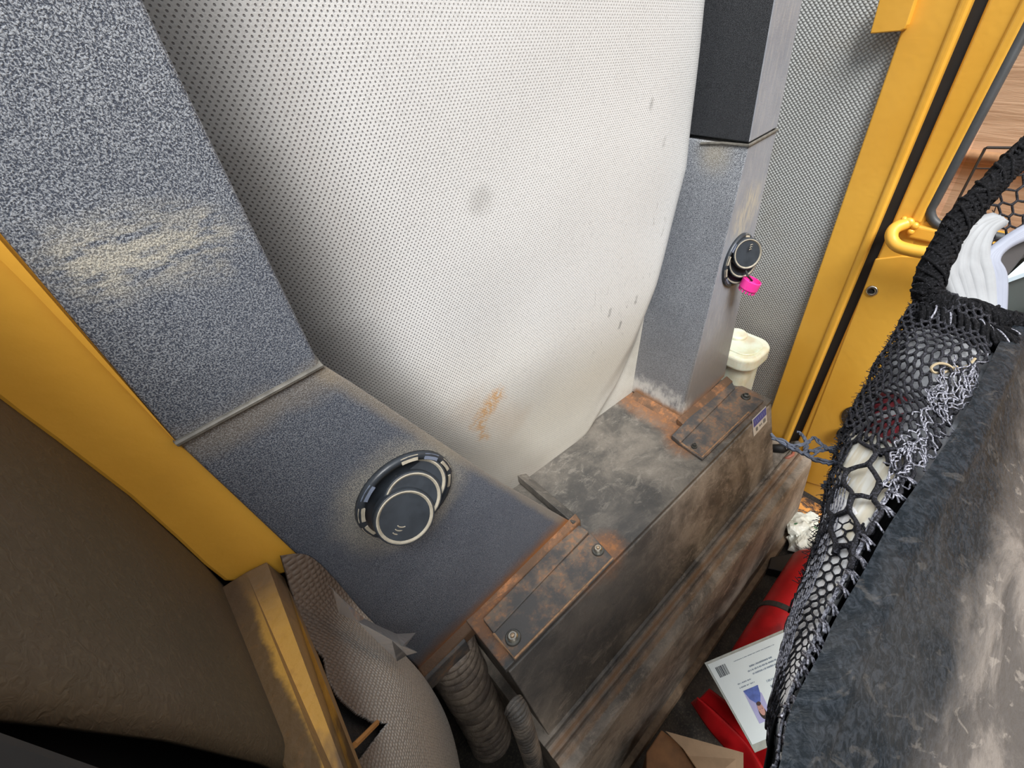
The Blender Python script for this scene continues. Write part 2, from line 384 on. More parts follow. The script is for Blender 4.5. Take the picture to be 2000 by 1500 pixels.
# ---- left side: corner pillar, vinyl lining, rail
ped = [(-.066, .5), (-.140, .5), (-.140, 0), (-.133, -.18), (-.129, -.235), (-.126, -.262), (-.119, -.346), (-.117, -.42), (-.1165, -.475), (-.114, -.514), (-.095, -.545), (-.067, -.559), (-.045, -.566), (-.03, -.55), (-.03, .5)]
struct(G().prism([(x, .510, z) for x, z in ped], (0, .10, 0)).obj('trim_1', M_yel, bevel=.0035))
def leftwall(u, v):
    z = .04-.61*u; xs = [(-.150, .55), (-.142, 0), (-.133, -.2), (-.127, -.262), (-.120, -.346), (-.118, -.475), (-.122, -.58)]
    x = xs[-1][0]
    for (a, za), (b, zb) in zip(xs, xs[1:]):
        if zb <= z <= za: x = a+(b-a)*(za-z)/(za-zb)
    yend = U(280, 1395, 0, -.12)[1]-.012*0 + (.225-.2515)*(1 if False else 0)
    f0, f1 = U(0, 1310, 0, -.122), U(560, 1480, 0, -.118)
    ye = f0[1]+(f1[1]-f0[1])*(z-f0[2])/(f1[2]-f0[2]); ye = max(ye, .16)
    y = .515+(ye-.515)*v
    return (x-.010*max(0, v-.9)*10*max(0, v-.9)*10, y, z)
struct(G().grid(leftwall, 40, 30).obj('wall_left', M_left, smooth=True, solid=.004))
struct(G().box((-.26, -1.2, -1.65), (-.158, .75, .03)).obj('wall_left', M_black))
a0 = [U(440, 1140, 1, .506), U(520, 1095, 1, .506), U(555, 1125, 1, .506)]
a1 = [U(612, 1500, 1, .255), U(668, 1500, 1, .245), U(697, 1500, 1, .237)]
sec = lambda L: [L[0]+Vector((-.02, 0, 0)), L[0], L[0].lerp(L[1], .5)+Vector((0, 0, .002)), L[1], L[2], L[2]+Vector((-.005, 0, -.05)), L[0]+Vector((-.02, 0, -.08))]
ext = [p+(q-p)*1.5 for p, q in zip(a0, a1)]
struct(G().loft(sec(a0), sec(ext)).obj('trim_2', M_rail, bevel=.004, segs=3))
t = G().box((-.155, -.55, -.56), (-.110, .188, -.10))
tag(t.obj('side_console', flat('charcoal_plastic', (.012, .014, .017), .6, var=.2, vs=20), bevel=.012, segs=3),
    'near black plastic console at the lower left beside the brown vinyl side lining', 'console')

lp = [U(-60, 448, 1, .505), U(60, 566, 1, .505), U(250, 765, 1, .505), U(342, 862, 1, .505), U(348, 868, 1, .505), U(-60, 400, 1, .505)]
struct(G().prism(lp, (0, .006, 0)).obj('trim_1', M_yel, bevel=.0025, segs=3))
# ---- torn vinyl cover below the rail, foam behind it
rows = [[U(548, 1085, 1, .50), U(600, 1085, 1, .502), U(650, 1130, 1, .502), U(700, 1190, 1, .502)],
        [U(580, 1190, 1, .46), U(640, 1190, 1, .47), U(700, 1220, 1, .48), U(770, 1260, 1, .495)],
        [U(615, 1290, 1, .39), U(690, 1280, 1, .41), U(770, 1300, 1, .43), U(835, 1335, 1, .47)],
        [U(650, 1400, 1, .32), U(730, 1390, 1, .34), U(810, 1395, 1, .37), U(878, 1420, 1, .43)],
        [U(700, 1540, 1, .25), U(770, 1530, 1, .27), U(840, 1530, 1, .30), U(902, 1530, 1, .37)],
        [U(740, 1720, 1, .19), U(800, 1720, 1, .21), U(860, 1700, 1, .24), U(915, 1680, 1, .31)]]
hole = [(590, 1240), (632, 1285), (640, 1330), (660, 1362), (692, 1392), (725, 1410), (756, 1413), (692, 1497), (640, 1500), (560, 1240)]
pf = patch(rows)
def keep(c): x, y = proj(c); return not inpoly(x, y, hole)
def m_cover():
    n = N('torn_grey_vinyl'); x, y, z = n.xyz()
    cb = n.n('ShaderNodeCombineXYZ'); n.l(y, cb.inputs[0]); n.l(z, cb.inputs[1])
    v = n.voro(150, .25, vec=n.map(cb.outputs[0], (1.3, .8, 1), (0, 0, .5))); f = n.ss(v, .15, .6)
    lo = n.ss(n.add(z, n.mul(n.noise(8, 3), .1)), -.56, -.72)
    c = n.mix(lo, (.13, .095, .072), (.66, .62, .57)); c = n.mix(n.mul(f, n.math('MULTIPLY_ADD', lo, .4, .1)), c, (.05, .045, .04))
    return n.out(c, .6, n.mul(f, -1), .0011)
cv = G().grid(pf, 240, 150, keep).obj('vinyl_cover', m_cover(), smooth=True, solid=.003)
tag(cv, 'torn brown and grey vinyl cover bulging below the rusty yellow rail', 'cover')
M_fuzz = flat('dark_foam', (.03, .024, .02), .95, var=.6, vs=60, bump=.004)
def foam(u, v): p = pf(.12+.7*u, v*.62); return p+Vector((-.012, .012, -.014))+Vector((noise.noise(p*60), noise.noise(p*60+Vector((5, 5, 5))), noise.noise(p*70)))*.003
tag(G().grid(foam, 60, 30).obj('foam_padding', M_fuzz, smooth=True, solid=.004), 'dark fuzzy foam padding showing through the tear in the grey vinyl cover', 'padding')
p = [U(692, 1456, 1, .285), U(736, 1412, 1, .315)]
tag(G().tube([p[0], p[0].lerp(p[1], .5), p[1]], .0035, 6).obj('metal_strip', flat('rusty_strip', (.42, .19, .05), .6)),
    'short rusty metal strip lying in the tear of the vinyl cover', 'strip')
# crumpled clear film on the duct's lower left corner
def film():
    pts = [(632, 1135, .500), (650, 1150, .492), (662, 1198, .485), (700, 1215, .475), (735, 1252, .470), (762, 1276, .468), (775, 1292, .470), (795, 1280, .478), (816, 1274, .472),
           (792, 1262, .480), (812, 1236, .486), (775, 1238, .482), (745, 1225, .480), (712, 1208, .485)]
    P = [U(a, b, 1, y-.045) for a, b, y in pts]
    mids = [U(668, 1170, 1, .430), U(720, 1225, 1, .412), U(765, 1250, 1, .410), U(785, 1262, 1, .408)]
    f = [(0, 1, 14), (1, 2, 14), (14, 2, 3), (14, 3, 13), (0, 14, 13), (13, 3, 15), (3, 4, 15), (15, 4, 16), (13, 15, 12), (12, 15, 16), (4, 5, 16), (5, 6, 16), (6, 7, 16), (16, 7, 17), (7, 8, 17), (8, 9, 17), (9, 10, 17), (10, 11, 17), (17, 11, 16), (11, 12, 16)]
    n = N('clear_film'); tr = n.n('ShaderNodeBsdfTransparent'); gl = n.n('ShaderNodeBsdfGlossy'); gl.inputs['Roughness'].default_value = .12
    gl.inputs['Color'].default_value = (.9, .9, .9, 1); mx = n.n('ShaderNodeMixShader'); fr = n.n('ShaderNodeFresnel'); fr.inputs[0].default_value = 1.5
    fac = n.math('MULTIPLY_ADD', fr.outputs[0], 1.6, .10, clamp=True); n.l(fac, mx.inputs[0]); n.l(tr.outputs[0], mx.inputs[1]); n.l(gl.outputs[0], mx.inputs[2])
    bp = n.n('ShaderNodeBump'); bp.inputs['Distance'].default_value = .004; n.l(n.noise(25, 3, .5, 2), bp.inputs['Height']); n.l(bp.outputs[0], gl.inputs['Normal'])
    df = n.n('ShaderNodeBsdfTranslucent'); df.inputs[0].default_value = (1, 1, 1, 1); m2 = n.n('ShaderNodeMixShader'); m2.inputs[0].default_value = .30
    n.l(mx.outputs[0], m2.inputs[1]); n.l(df.outputs[0], m2.inputs[2]); n.l(m2.outputs[0], n.o.inputs['Surface'])
    o = obj('plastic_film', P+mids, f, n.m, sub=0)
    m = o.modifiers.new('u', 'SUBSURF'); m.subdivision_type = 'SIMPLE'; m.levels = m.render_levels = 3
    tag(o, 'crumpled scrap of clear plastic film hanging at the left duct lower corner', 'plastic scrap')
film()

# ================================================================== LEFT AIR DUCT
dl = thing('air_duct', (.15, .6, -1), 'large dark grained plastic air duct with a round vent, in the left foreground', 'air duct')
yf, yb = Dy, .700
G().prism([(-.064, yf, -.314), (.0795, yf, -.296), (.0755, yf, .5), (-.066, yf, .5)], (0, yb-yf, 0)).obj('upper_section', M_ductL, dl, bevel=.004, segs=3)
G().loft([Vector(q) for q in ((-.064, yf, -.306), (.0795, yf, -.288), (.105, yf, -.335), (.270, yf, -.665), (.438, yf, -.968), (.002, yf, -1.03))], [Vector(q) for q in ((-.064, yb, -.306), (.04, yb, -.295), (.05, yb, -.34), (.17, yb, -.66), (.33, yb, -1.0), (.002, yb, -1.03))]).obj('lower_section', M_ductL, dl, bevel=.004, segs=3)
G().tube([(-.066, yf+.02, -.312), (-.064, yf-.001, -.311), (.08, yf-.001, -.293), (.083, yf+.1, -.292)], .0035, 8).obj('joint_bead', M_bead, dl)
G().prism([(0, .508, -1.025), (0, .484, -1.038), (0, .482, -1.085), (0, .508, -1.085)], (.10, 0, .012)).put([], []).obj('foot_flange', M_rusty, dl, bevel=.002)
G().prism([(.0, .508, -1.018), (.0, .490, -1.034), (.0, .488, -1.06), (.0, .508, -1.06)], (.458, 0, .062)).obj('foot_flange', M_rust, dl, bevel=.003)
G().prism([(.435, .495, -.960), (.464, .495, -.978), (.464, .73, -.978), (.435, .73, -.960)], (0, 0, -.03)).obj('foot_flange', M_box, dl, bevel=.003)

def vent(parent, c, axn, e1, r, deg, flapdirs, dz=0.0):
    """round swivel vent: dish, segmented ring, three stepped louvre discs"""
    ax = Vector(axn).normalized(); e1 = Vector(e1).normalized(); e2 = ax.cross(e1); c = Vector(c)
    v = bpy.data.objects.new('air_vent', None); col.objects.link(v); v.parent = parent; v.location = W(c)-ORI[parent.name]; ORI[v.name] = W(c)
    G().lathe(c, ax, [(r*1.0, 0), (r*1.0, .006), (r*.965, .010), (r*.86, .009), (r*.84, .0015), (r*.5, .001), (0, .001)], 48, e1).obj('ring', M_vent, v, smooth=True)
    for k in range(12):
        if k in (3, 8, 10): continue
        a0 = 2*PI*(k+.10)/12; a1 = 2*PI*(k+.78)/12
        fnp = lambda a, rr, h: c+ax*h+(e1*math.cos(a)+e2*math.sin(a))*rr
        A = []; B = []
        for q in range(7):
            a = a0+(a1-a0)*q/6; A += [fnp(a, r*.985, .0085)]; B += [fnp(a, r*.875, .0115)]
        L = A+B[::-1]; G().prism(L, -ax*.004).obj('ring_marking', M_ventblue if k in (1, 4, 7) else M_ventdust, v)
    d = (e1*math.cos(deg)+e2*math.sin(deg))
    lx = (ax+(-c).normalized()*1.3).normalized(); le = (e1-lx*e1.dot(lx)).normalized()
    for i, (off, h) in enumerate(((.32, .000), (.04, .008), (-.32, .016))):
        cc = c+d*(off*r)+ax*.010+lx*(.003+h*1.75); R = r*(.56, .56, .56)[i]
        prof = [(R, -.016), (R, 0), (R*.97, .0035), (R*.90, .0035), (R*.87, .0012), (0, .0012)]
        G().lathe(cc, lx, prof, 40, le).obj('louvre', M_vent, v, smooth=False, bevel=.0008)
        G().lathe(cc, lx, [(R*.93, .0038), (R*.90, .0040), (R*.86, .0018), (R*.83, .0016), (R*.89, .0046), (R*.93, .0038)], 40, le, caps=False).obj('louvre_edge', M_ventdust, v)
    g = G()
    for k in range(3):
        cc = c-d*(r*.50+.006*k-.003)+ax*.012+lx*.036; pp = []
        for q in range(7):
            a = -1+2*q/6; pp.append(cc+(e1*math.cos(deg+PI+a*0+.0)+e2*math.sin(deg+PI))*(.004*math.cos(a))+ax.cross(d)*(.008*math.sin(a)))
        g.tube(pp, .0009, 5)
    g.obj('thumb_grip', M_ventdust, v)
    return v
vc = U(793, 963, 1, Dy)
vent(dl, vc, (0, -1, 0), (1, 0, 0), .0755, math.radians(38), None)

# ================================================================== RIGHT AIR DUCT
dr = thing('air_duct', (1.1, .62, -1), 'tall narrow plastic air duct on the right, with a pink cap hooked on its vent', 'air duct')
yr = .534
def duct_piece(name, fr, msides, mfront):
    b = [Vector((x, .745, z)) for x, z in fr]; f = [Vector((x, yr, z)) for x, z in fr]
    o = G().loft(f, b).obj(name, msides, dr, bevel=.003, segs=3)
    o.data.materials.append(mfront)
    for p in o.data.polygons:
        if abs(p.normal.y) > .9 and p.center.y < ORI[dr.name].y*0+(.60*S-ORI[dr.name].y): p.material_index = 1
    return o
duct_piece('upper_section', [(1.077, -.206), (1.060, .5), (1.175, .5), (1.209, -.190)], M_ductRd, M_ductRf)
duct_piece('lower_section', [(1.077, -.214), (.967, -.995), (1.222, -.962), (1.210, -.198)], M_ductR, M_ductRf)
G().tube([(1.076, .66, -.222), (1.0755, .60, -.214), (1.0745, yr-.001, -.211), (1.21, yr-.001, -.195), (1.212, .56, -.2)], .0035, 8).obj('joint_bead', M_bead, dr)
g = G().prism([(.940, .515, -1.0), (.940, .73, -1.0), (.968, .73, -.985), (.968, .53, -.985)], (0, 0, -.012))
g.prism([(.94, .534, -.975), (.94, .508, -.985), (.94, .505, -1.0), (.94, .534, -1.0)], (.30, 0, .006)); g.obj('foot_flange', M_rust, dr, bevel=.002)
rv = U(1439, 505, 1, yr)
vent(dr, rv+Vector((0, 0, -.004)), (0, -1, 0), (1, 0, 0), .074, math.radians(-97), None)

# pink cap with black tie hooked on the vent
pc = U(1467, 552, 1, .475); pk = flat('pink_plastic', (.85, .045, .33), .35, var=.15)
cp = thing('bottle_cap', pc, 'bright pink plastic cap hooked on the right duct vent by a black tie', 'cap')
axc = Vector((.18, -.22, .95)).normalized(); R = .0265
G().lathe(pc, axc, [(R*.92, -.020), (R, -.016), (R, .008), (R*.88, .009), (R*.86, -.004), (R*.3, -.006), (R*.26, .004), (0, .004)], 36).obj('cap_shell', pk, cp, smooth=False, bevel=.0006)
g = G(); e1 = axc.orthogonal().normalized(); e2 = axc.cross(e1)
for k in range(14):
    a = 2*PI*k/14; q = pc+(e1*math.cos(a)+e2*math.sin(a))*(R*.84)-axc*.021
    g.lathe(q, axc, [(.0026, -.006), (.0026, .004)], 8)
g.obj('teeth', pk, cp)
G().tube([pc+axc*.006, U(1461, 540, 1, .480), U(1452, 517, 1, .505), U(1448, 512, 1, .53)], [.0026, .0032, .0028, .0022], 6).obj('tie', M_black, cp)

# ================================================================== HEATER BOX
X0, X1 = .121, 1.262
hb = thing('storage_box', (.7, .5, -1.65), 'long stained dark plastic housing running along the back of the cab floor', 'housing')
def boxface(u, v, pr, x0, x1):
    i = v*(len(pr)-1); k = min(int(i), len(pr)-2); f = i-k; y = pr[k][0]+(pr[k+1][0]-pr[k][0])*f; z = pr[k][1]+(pr[k+1][1]-pr[k][1])*f
    return (x0+(x1-x0)*u, y, z)
prU = [(.745, -1.0), (.372, -1.0), (.362, -1.004), (.290, -1.275), (.29, -1.5), (.745, -1.5)]
def loftbox(name, pr, x0, x1, mat, sl=0., **kw):
    a = [Vector((x0+sl*max(0, -1-z), y, z)) for y, z in pr]; b = [Vector((x1+0*z, y, z)) for y, z in pr]
    return G().loft(a, b).obj(name, mat, hb, **kw)
loftbox('top', [(.760, -1.0), (.368, -1.0), (.368, -1.016), (.760, -1.016)], X0, X1+.004, M_box, bevel=.002)
loftbox('front_panel', [(.745, -1.0165), (.3645, -1.0165), (.290, -1.275), (.290, -1.5), (.745, -1.5)], X0+.004, X1, M_boxf, sl=.06, bevel=.002)
ridge = [(.745, -1.276), (.292, -1.276)]
for k, y in enumerate((.282, .276, .270, .264, .258)): ridge.append((y, -1.276+.010*math.sin(PI*k/4)))
for k, y in enumerate((.252, .246, .240, .234, .228)): ridge.append((y, -1.278+.010*math.sin(PI*k/4)))
ridge += [(.216, -1.280), (.206, -1.283), (.200, -1.292), (.196, -1.31), (.168, -1.625), (.166, -1.638), (.150, -1.642), (.150, -1.65), (.745, -1.65)]
loftbox('base', ridge, .120, 1.40, M_boxf, smooth=False, bevel=.001)
G().prism([(1.395, .20, -1.30), (1.415, .20, -1.30), (1.40, .16, -1.645), (1.38, .16, -1.645)], (-1.28, 0, 0)).put([], []) if False else None
loftbox('edge_trim', [(.170, -1.618), (.150, -1.622), (.146, -1.645), (.170, -1.645)], .120, 1.405, flat('dusty_tan_edge', (.24, .17, .11), .7, var=.5, vs=40), bevel=.002)
# blue and white sticker
def sticker():
    n = N('blue_white_sticker')
    q = [U(1470, 820, 1, 0)]*0
    f0 = lambda a, b: (lambda d: d*((.3645+(-1.0165)*.2882)/(d[1]+.2882*d[2])))(rt*((a-CX)/F_PX)-up*((b-CY)/F_PX)+fw)
    return f0
# front panel plane: y = .3645 + k*(z+1.0165)
kf = (.3645-.290)/(1.275-1.0165)
def onfront(a, b, o=.0015):
    d = rt*((a-CX)/F_PX)-up*((b-CY)/F_PX)+fw
    t = (.3645-o+kf*1.0165)/(d[1]-kf*d[2]); return d*t
M_blue = flat('blue_print', (.10, .13, .50), .4, var=.2); M_white = flat('white_paper', (.80, .79, .74), .5, var=.06)
sA, sB, sC, sD = onfront(1469, 820), onfront(1496, 793), onfront(1498, 824), onfront(1472, 853)
st = obj('sticker', [sA, sB, sC, sD], [(0, 1, 2, 3)], M_white, hb, solid=.0008); st['label'] = 'blue and white printed sticker'
def q2(u, v, o=.0012): p = sA.lerp(sB, u).lerp(sD.lerp(sC, u), v); return p+Vector((0, -o, .0003))
obj('sticker_print', [q2(.05, .04), q2(.97, .04), q2(.97, .50), q2(.05, .50)], [(0, 1, 2, 3)], M_blue, st)
g = G()
for u0, u1, v0, v1 in ((.18, .30, .62, .82), (.44, .50, .66, .78), (.55, .60, .66, .78), (.72, .88, .60, .82)):
    g.put([q2(u0, v0, .002), q2(u1, v0, .002), q2(u1, v1, .002), q2(u0, v1, .002)], [(0, 1, 2, 3)])
g.obj('sticker_marks', flat('grey_print', (.25, .27, .27), .6), st)
g = G()
for k, u0 in enumerate((.12, .24, .36, .50, .62, .76)):
    g.put([q2(u0, .14, .002), q2(u0+.03, .12, .002), q2(u0+.07, .36, .002), q2(u0+.04, .38, .002)], [(0, 1, 2, 3)])
g.obj('sticker_letters', flat('light_blue_print', (.30, .38, .75), .5), st)

def plate(name, pts, z0, h, mat, label, cat):
    P = [U(a, b, 2, z0) for a, b in pts]
    o = G().prism([p-Vector((0, 0, p[2]-(z0-.0))) for p in P], (0, 0, -h)).obj(name, mat, None, loc=(P[0][0], P[0][1], z0-h), bevel=.002)
    return tag(o, label, cat)
pl = plate('mounting_plate', [(962, 1234), (1005, 1290), (1200, 1092), (1153, 1040)], -.990, .010, M_rusty, 'rust-stained mounting plate with two bright bolts below the left duct', 'plate')
plate('spacer_strip', [(943, 1208), (964, 1236), (1150, 1038), (1126, 1022)], -.984, .016, M_rusty, 'dusty dark strip between the left duct foot and its bolted mounting plate', 'strip')
pr_ = plate('mounting_plate', [(1328, 866), (1372, 897), (1492, 782), (1434, 758)], -.990, .010, M_rusty, 'rust-stained mounting plate beside the foot of the right duct', 'plate')
plate('spacer_strip', [(1312, 850), (1329, 864), (1436, 757), (1424, 735)], -.982, .018, M_rusty, 'dusty dark strip between the right duct foot and its mounting plate', 'strip')
def rim(parent, pts, z):
    P = [U(a, b, 2, z) for a, b in pts]
    G().tube(P, .0028, 6).obj('ridge', flat('tan_dust', (.34, .20, .11), .75, var=.5, vs=90) if 'tan_dust' not in bpy.data.materials else bpy.data.materials['tan_dust'], parent)
rim(pl, [(964, 1237), (1005, 1286), (1197, 1090)], -.990); rim(pr_, [(1330, 865), (1371, 893), (1462, 805)], -.990)
def bolt(a, b, label, bright=True, r=.0165, parent=None):
    p = U(a, b, 2, -.986); m = M_steel if bright else M_dsteel
    t = thing('bolt', p, label, 'bolt')
    G().lathe(p, (0, 0, 1), [(r, -.006), (r, 0), (r*.92, .0015), (r*.45, .0015)], 24).obj('washer', M_dsteel, t)
    G().lathe(p, (0, 0, 1), [(r*.66, .0015), (r*.66, .008), (r*.52, .010), (r*.34, .010), (r*.30, .007), (0, .007)], 6 if not bright else 20).obj('head', m, t)
    if bright: G().lathe(p, (0, 0, 1), [(r*.24, .007), (r*.24, .013), (0, .014)], 14).obj('stud', flat('stud_tip', (.45, .33, .22), .5, metal=.5) if 'stud_tip' not in bpy.data.materials else bpy.data.materials['stud_tip'], t)
bolt(1002, 1245, 'bright steel bolt with dark washer, nearest one on the left mounting plate')
bolt(1168, 1074, 'bright steel bolt at the far end of the left mounting plate', r=.0150)
bolt(1457, 774, 'dull rusty bolt at the back corner of the right mounting plate', False, .016)
bolt(1356, 871, 'small rust-caked screw at the front end of the right mounting plate', False, .009)
p = U(1030, 1425, 0, .128)
tag(G().lathe(p, (-1, 0, 0), [(.014, 0), (.014, .004), (.009, .005), (.009, .001), (0, .001)], 20).obj('grommet', flat('tan_grommet', (.25, .20, .14), .6), loc=p), 'small tan grommet in the left end of the housing beside the thin hose', 'grommet')

# ================================================================== HOSES
def m_hose(name, a, b):
    n = N(name); c = n.mix(n.ss(n.noise(14, 6, .7), .4, .65), a, b); return n.out(c, .55, n.add(n.noise(60, 4, .7, 1), 0.), .003, spec=.5)
def hose(name, cl, r, pitch, amp, mat, label, wob=0):
    L = [Vector(p) for p in cl]; ln = sum((b-a).length for a, b in zip(L, L[1:])); ns = int(ln/pitch*14)
    pts, rad = [], []
    for i in range(ns+1):
        t = i/ns; p = cr(L, t); ph = (t*ln/pitch) % 1
        pts.append(p+Vector((noise.noise(p*12), noise.noise(p*12+Vector((3, 3, 3))), 0))*wob)
        rad.append(r*(1-amp+amp*abs(math.sin(PI*ph))**.4)*(1+wob*4*noise.noise(p*30)))
    return tag(G().tube(pts, rad, 28).obj(name, mat, smooth=True), label, 'hose')
hm = m_hose('dusty_hose', (.15, .12, .10), (.36, .29, .225))
a = U(912, 1340, 1, .535); a = Vector((a.x, a.y, -1.075))
hose('air_hose', [a, U(948, 1412, 1, .505), U(978, 1510, 1, .465), U(1003, 1610, 1, .41), U(1020, 1700, 1, .35)], .061, .031, .19, hm, 'thick dusty corrugated air hose hanging under the left duct foot', .002)
a = U(1012, 1400, 1, .300)
hose('cable_conduit', [a+Vector((.004, .02, .012)), a+Vector((.004, .004, 0)), a+Vector((0, -.008, -.10)), a+Vector((-.004, -.016, -.20)), a+Vector((-.01, -.02, -.30))], .0215, .0105, .20, m_hose('black_hose', (.07, .065, .06), (.20, .17, .14)), 'thin black corrugated conduit beside the thick air hose')

# ================================================================== RIGHT SIDE WALL, FRAME AND DOOR
XF = 1.42
struct(G().box((XF+.02, .33, -1.65), (XF+.06, .76, .20)).obj('wall_right', M_woven))
def yz(pts, x): return [Vector((x, *U(a, b, 0, x)[1:])) for a, b in pts]
fr = yz([(1780, 0), (1757, 68), (1505, 800)], XF)
top = fr[1].y+(fr[1].y-fr[2].y)/(fr[1].z-fr[2].z)*(.55-fr[1].z); bot = fr[2].y-(fr[1].y-fr[2].y)/(fr[1].z-fr[2].z)*(1.65+fr[2].z)
g0 = yz([(1898, 10), (1541, 862)], XF); sl = (g0[0].y-g0[1].y)/(g0[0].z-g0[1].z)
gy = lambda z: g0[1].y+sl*(z-g0[1].z)
yl = lambda z: fr[2].y+(fr[1].y-fr[2].y)/(fr[1].z-fr[2].z)*(z-fr[2].z)
def strip(x0, x1, ya, yb_, z0=-1.65, z1=.55):
    return G().loft([Vector((x0, ya(z0), z0)), Vector((x1, ya(z0), z0)), Vector((x1, yb_(z0), z0)), Vector((x0, yb_(z0), z0))], [Vector((x0, ya(z1), z1)), Vector((x1, ya(z1), z1)), Vector((x1, yb_(z1), z1)), Vector((x0, yb_(z1), z1))])
struct(strip(XF, XF+.08, yl, lambda z: gy(z)+.022).obj('trim_3', M_yel, bevel=.004, segs=3))
struct(strip(XF-.006, XF+.07, lambda z: gy(z)+.026, lambda z: gy(z)+.002).obj('trim_3', M_yel, bevel=.009, segs=4))
struct(strip(XF+.02, XF+.1, lambda z: gy(z)+.01, lambda z: gy(z)-.05).obj('trim_4', M_black))
# door
dd = bpy.data.objects.new('door_1', None); col.objects.link(dd); struct(dd); dd.location = W((XF, .1, -1.45)); ORI[dd.name] = W((XF, .1, -1.45))
XD = XF+.012
e0 = yz([(1925, 10), (1563, 850)], XD); s2 = (e0[0].y-e0[1].y)/(e0[0].z-e0[1].z); dy_ = lambda z: e0[1].y+s2*(z-e0[1].z)
ZB = U(1600, 978, 0, XD)[2]
wz = U(1860, 442, 0, XD)[2]; wy = lambda z: U(1820, 415, 0, XD)[1]
wy0 = U(1815, 420, 0, XD)[1]; wyT = U(2000, 68, 0, XD); sw = (wyT[1]-wy0)/(wyT[2]-U(1815, 420, 0, XD)[2])
wyl = lambda z: wy0+sw*(z-U(1815, 420, 0, XD)[2])
strip(XD, XD+.05, dy_, wyl, ZB, .55).obj('stile', M_yel, dd, bevel=.008, segs=4)
G().box((XD+.002, -.9, ZB+.001), (XD+.048, wyl(-.4)+.01, wz)).obj('lower_panel', M_yel, dd, bevel=.006, segs=3)
# raised inner edge along the stile and the sill under the window
strip(XD-.006, XD+.01, lambda z: wyl(z)+.034, lambda z: wyl(z)+.008, wz-.01, .55).obj('inner_lip', M_yel, dd, bevel=.008, segs=4)
G().box((XD-.006, -.9, wz-.050), (XD+.01, wyl(wz)+.028, wz-.012)).obj('inner_lip', M_yel, dd, bevel=.008, segs=4)
rp_ = yz([(1709, 506), (1760, 500), (1860, 506), (1900, 560), (1900, 900), (1640, 960), (1553, 935), (1572, 860)], XD-.003)
G().prism(rp_, (.02, 0, 0)).obj('raised_panel', M_yel, dd, bevel=.003, segs=2)
# window rubber and glass
def rrect(y0, y1, z0, z1, r, x, n=8):
    P = []
    for (cy, cz, a0) in ((y0-r, z0+r, 0), ):
        pass
    for k in range(n+1):
        a = PI/2*k/n; P.append(Vector((x, y0-r+r*math.cos(a), z0+r-r*math.sin(a))))
    return P
wc = rrect(wyl(wz)+.004, 0, wz-.006, 0, .045, XD+.005)
path = [Vector((XD+.005, wyl(.55)+.004, .55))]+[Vector((XD+.005, wyl(wz+.045)+.004, wz+.045))]+wc[1:]+[Vector((XD+.005, -.9, wz-.006))]
wn = bpy.data.objects.new('window_1', None); col.objects.link(wn); struct(wn); wn.location = W((XD, 0, 0)); ORI[wn.name] = W((XD, 0, 0))
G().tube(path, .0120, 8).obj('window_seal', M_seal, wn, smooth=True)
def m_glass():
    n = N('window_glass'); tr = n.n('ShaderNodeBsdfTransparent'); tr.inputs[0].default_value = (.93, .95, .94, 1); gl = n.n('ShaderNodeBsdfGlossy'); gl.inputs['Roughness'].default_value = .02
    mx = n.n('ShaderNodeMixShader'); mx.inputs[0].default_value = .05; n.l(tr.outputs[0], mx.inputs[1]); n.l(gl.outputs[0], mx.inputs[2]); n.l(mx.outputs[0], n.o.inputs['Surface']); return n.m
G().box((XD+.012, -.9, wz-.01), (XD+.017, wyl(.3)+.02, .55)).obj('glass', m_glass(), wn)
# printed outline on the pane
M_line = flat('black_print', (.03, .02, .015), .6)
xl = XD+.010
g = G()
def pen(pts, r): g.tube([Vector((xl, *U(a, b, 0, xl)[1:])) for a, b in pts], r, 5)
pen([(2060, 289), (1928, 288), (1924, 290), (1855, 422), (1858, 424), (1950, 430)], .0032)
pen([(1905, 329), (2040, 331)], .0018)
pen([(1889, 386), (1893, 378), (1900, 373), (1909, 371), (1925, 370)], .0019); pen([(1889, 386), (1900, 377), (1910, 376), (1925, 376)], .0016); pen([(1909, 370), (1908, 376)], .001)
pen([(1889, 389), (1897, 386), (1905, 389), (1900, 393), (1889, 390)], .0009); pen([(1914, 369), (1917, 364)], .001); pen([(1918, 369), (1921, 364)], .001)
pen([(1938, 410), (1941, 416), (1935, 422), (1930, 421)], .0012); pen([(1941, 416), (1945, 404)], .0012)
g.obj('printed_outline', M_line, wn)
# wooden board outside
def m_wood():
    n = N('weathered_wood'); x, y, z = n.xyz(); gr = n.noise(10, 6, .65, .6, stretch=(1, .35, 6)); c = n.mix(n.ss(gr, .38, .66), (.86, .56, .38), (.68, .42, .27))
    return n.out(c, .7, gr, .002)
bd = thing('wooden_board', (1.75, 0, -.3), 'tan wooden boards with a round batten, seen outside through the door window', 'board')
G().box((1.76, -1.6, -.75), (1.80, .8, .75)).obj('board', m_wood(), bd)
zr = U(1900, 306, 0, 1.74)[2]; G().tube([(1.745, -1.6, zr), (1.745, -.5, zr), (1.745, .8, zr)], .016, 12).obj('batten', flat('dark_wood', (.72, .38, .20), .6, var=.3), bd, smooth=True)
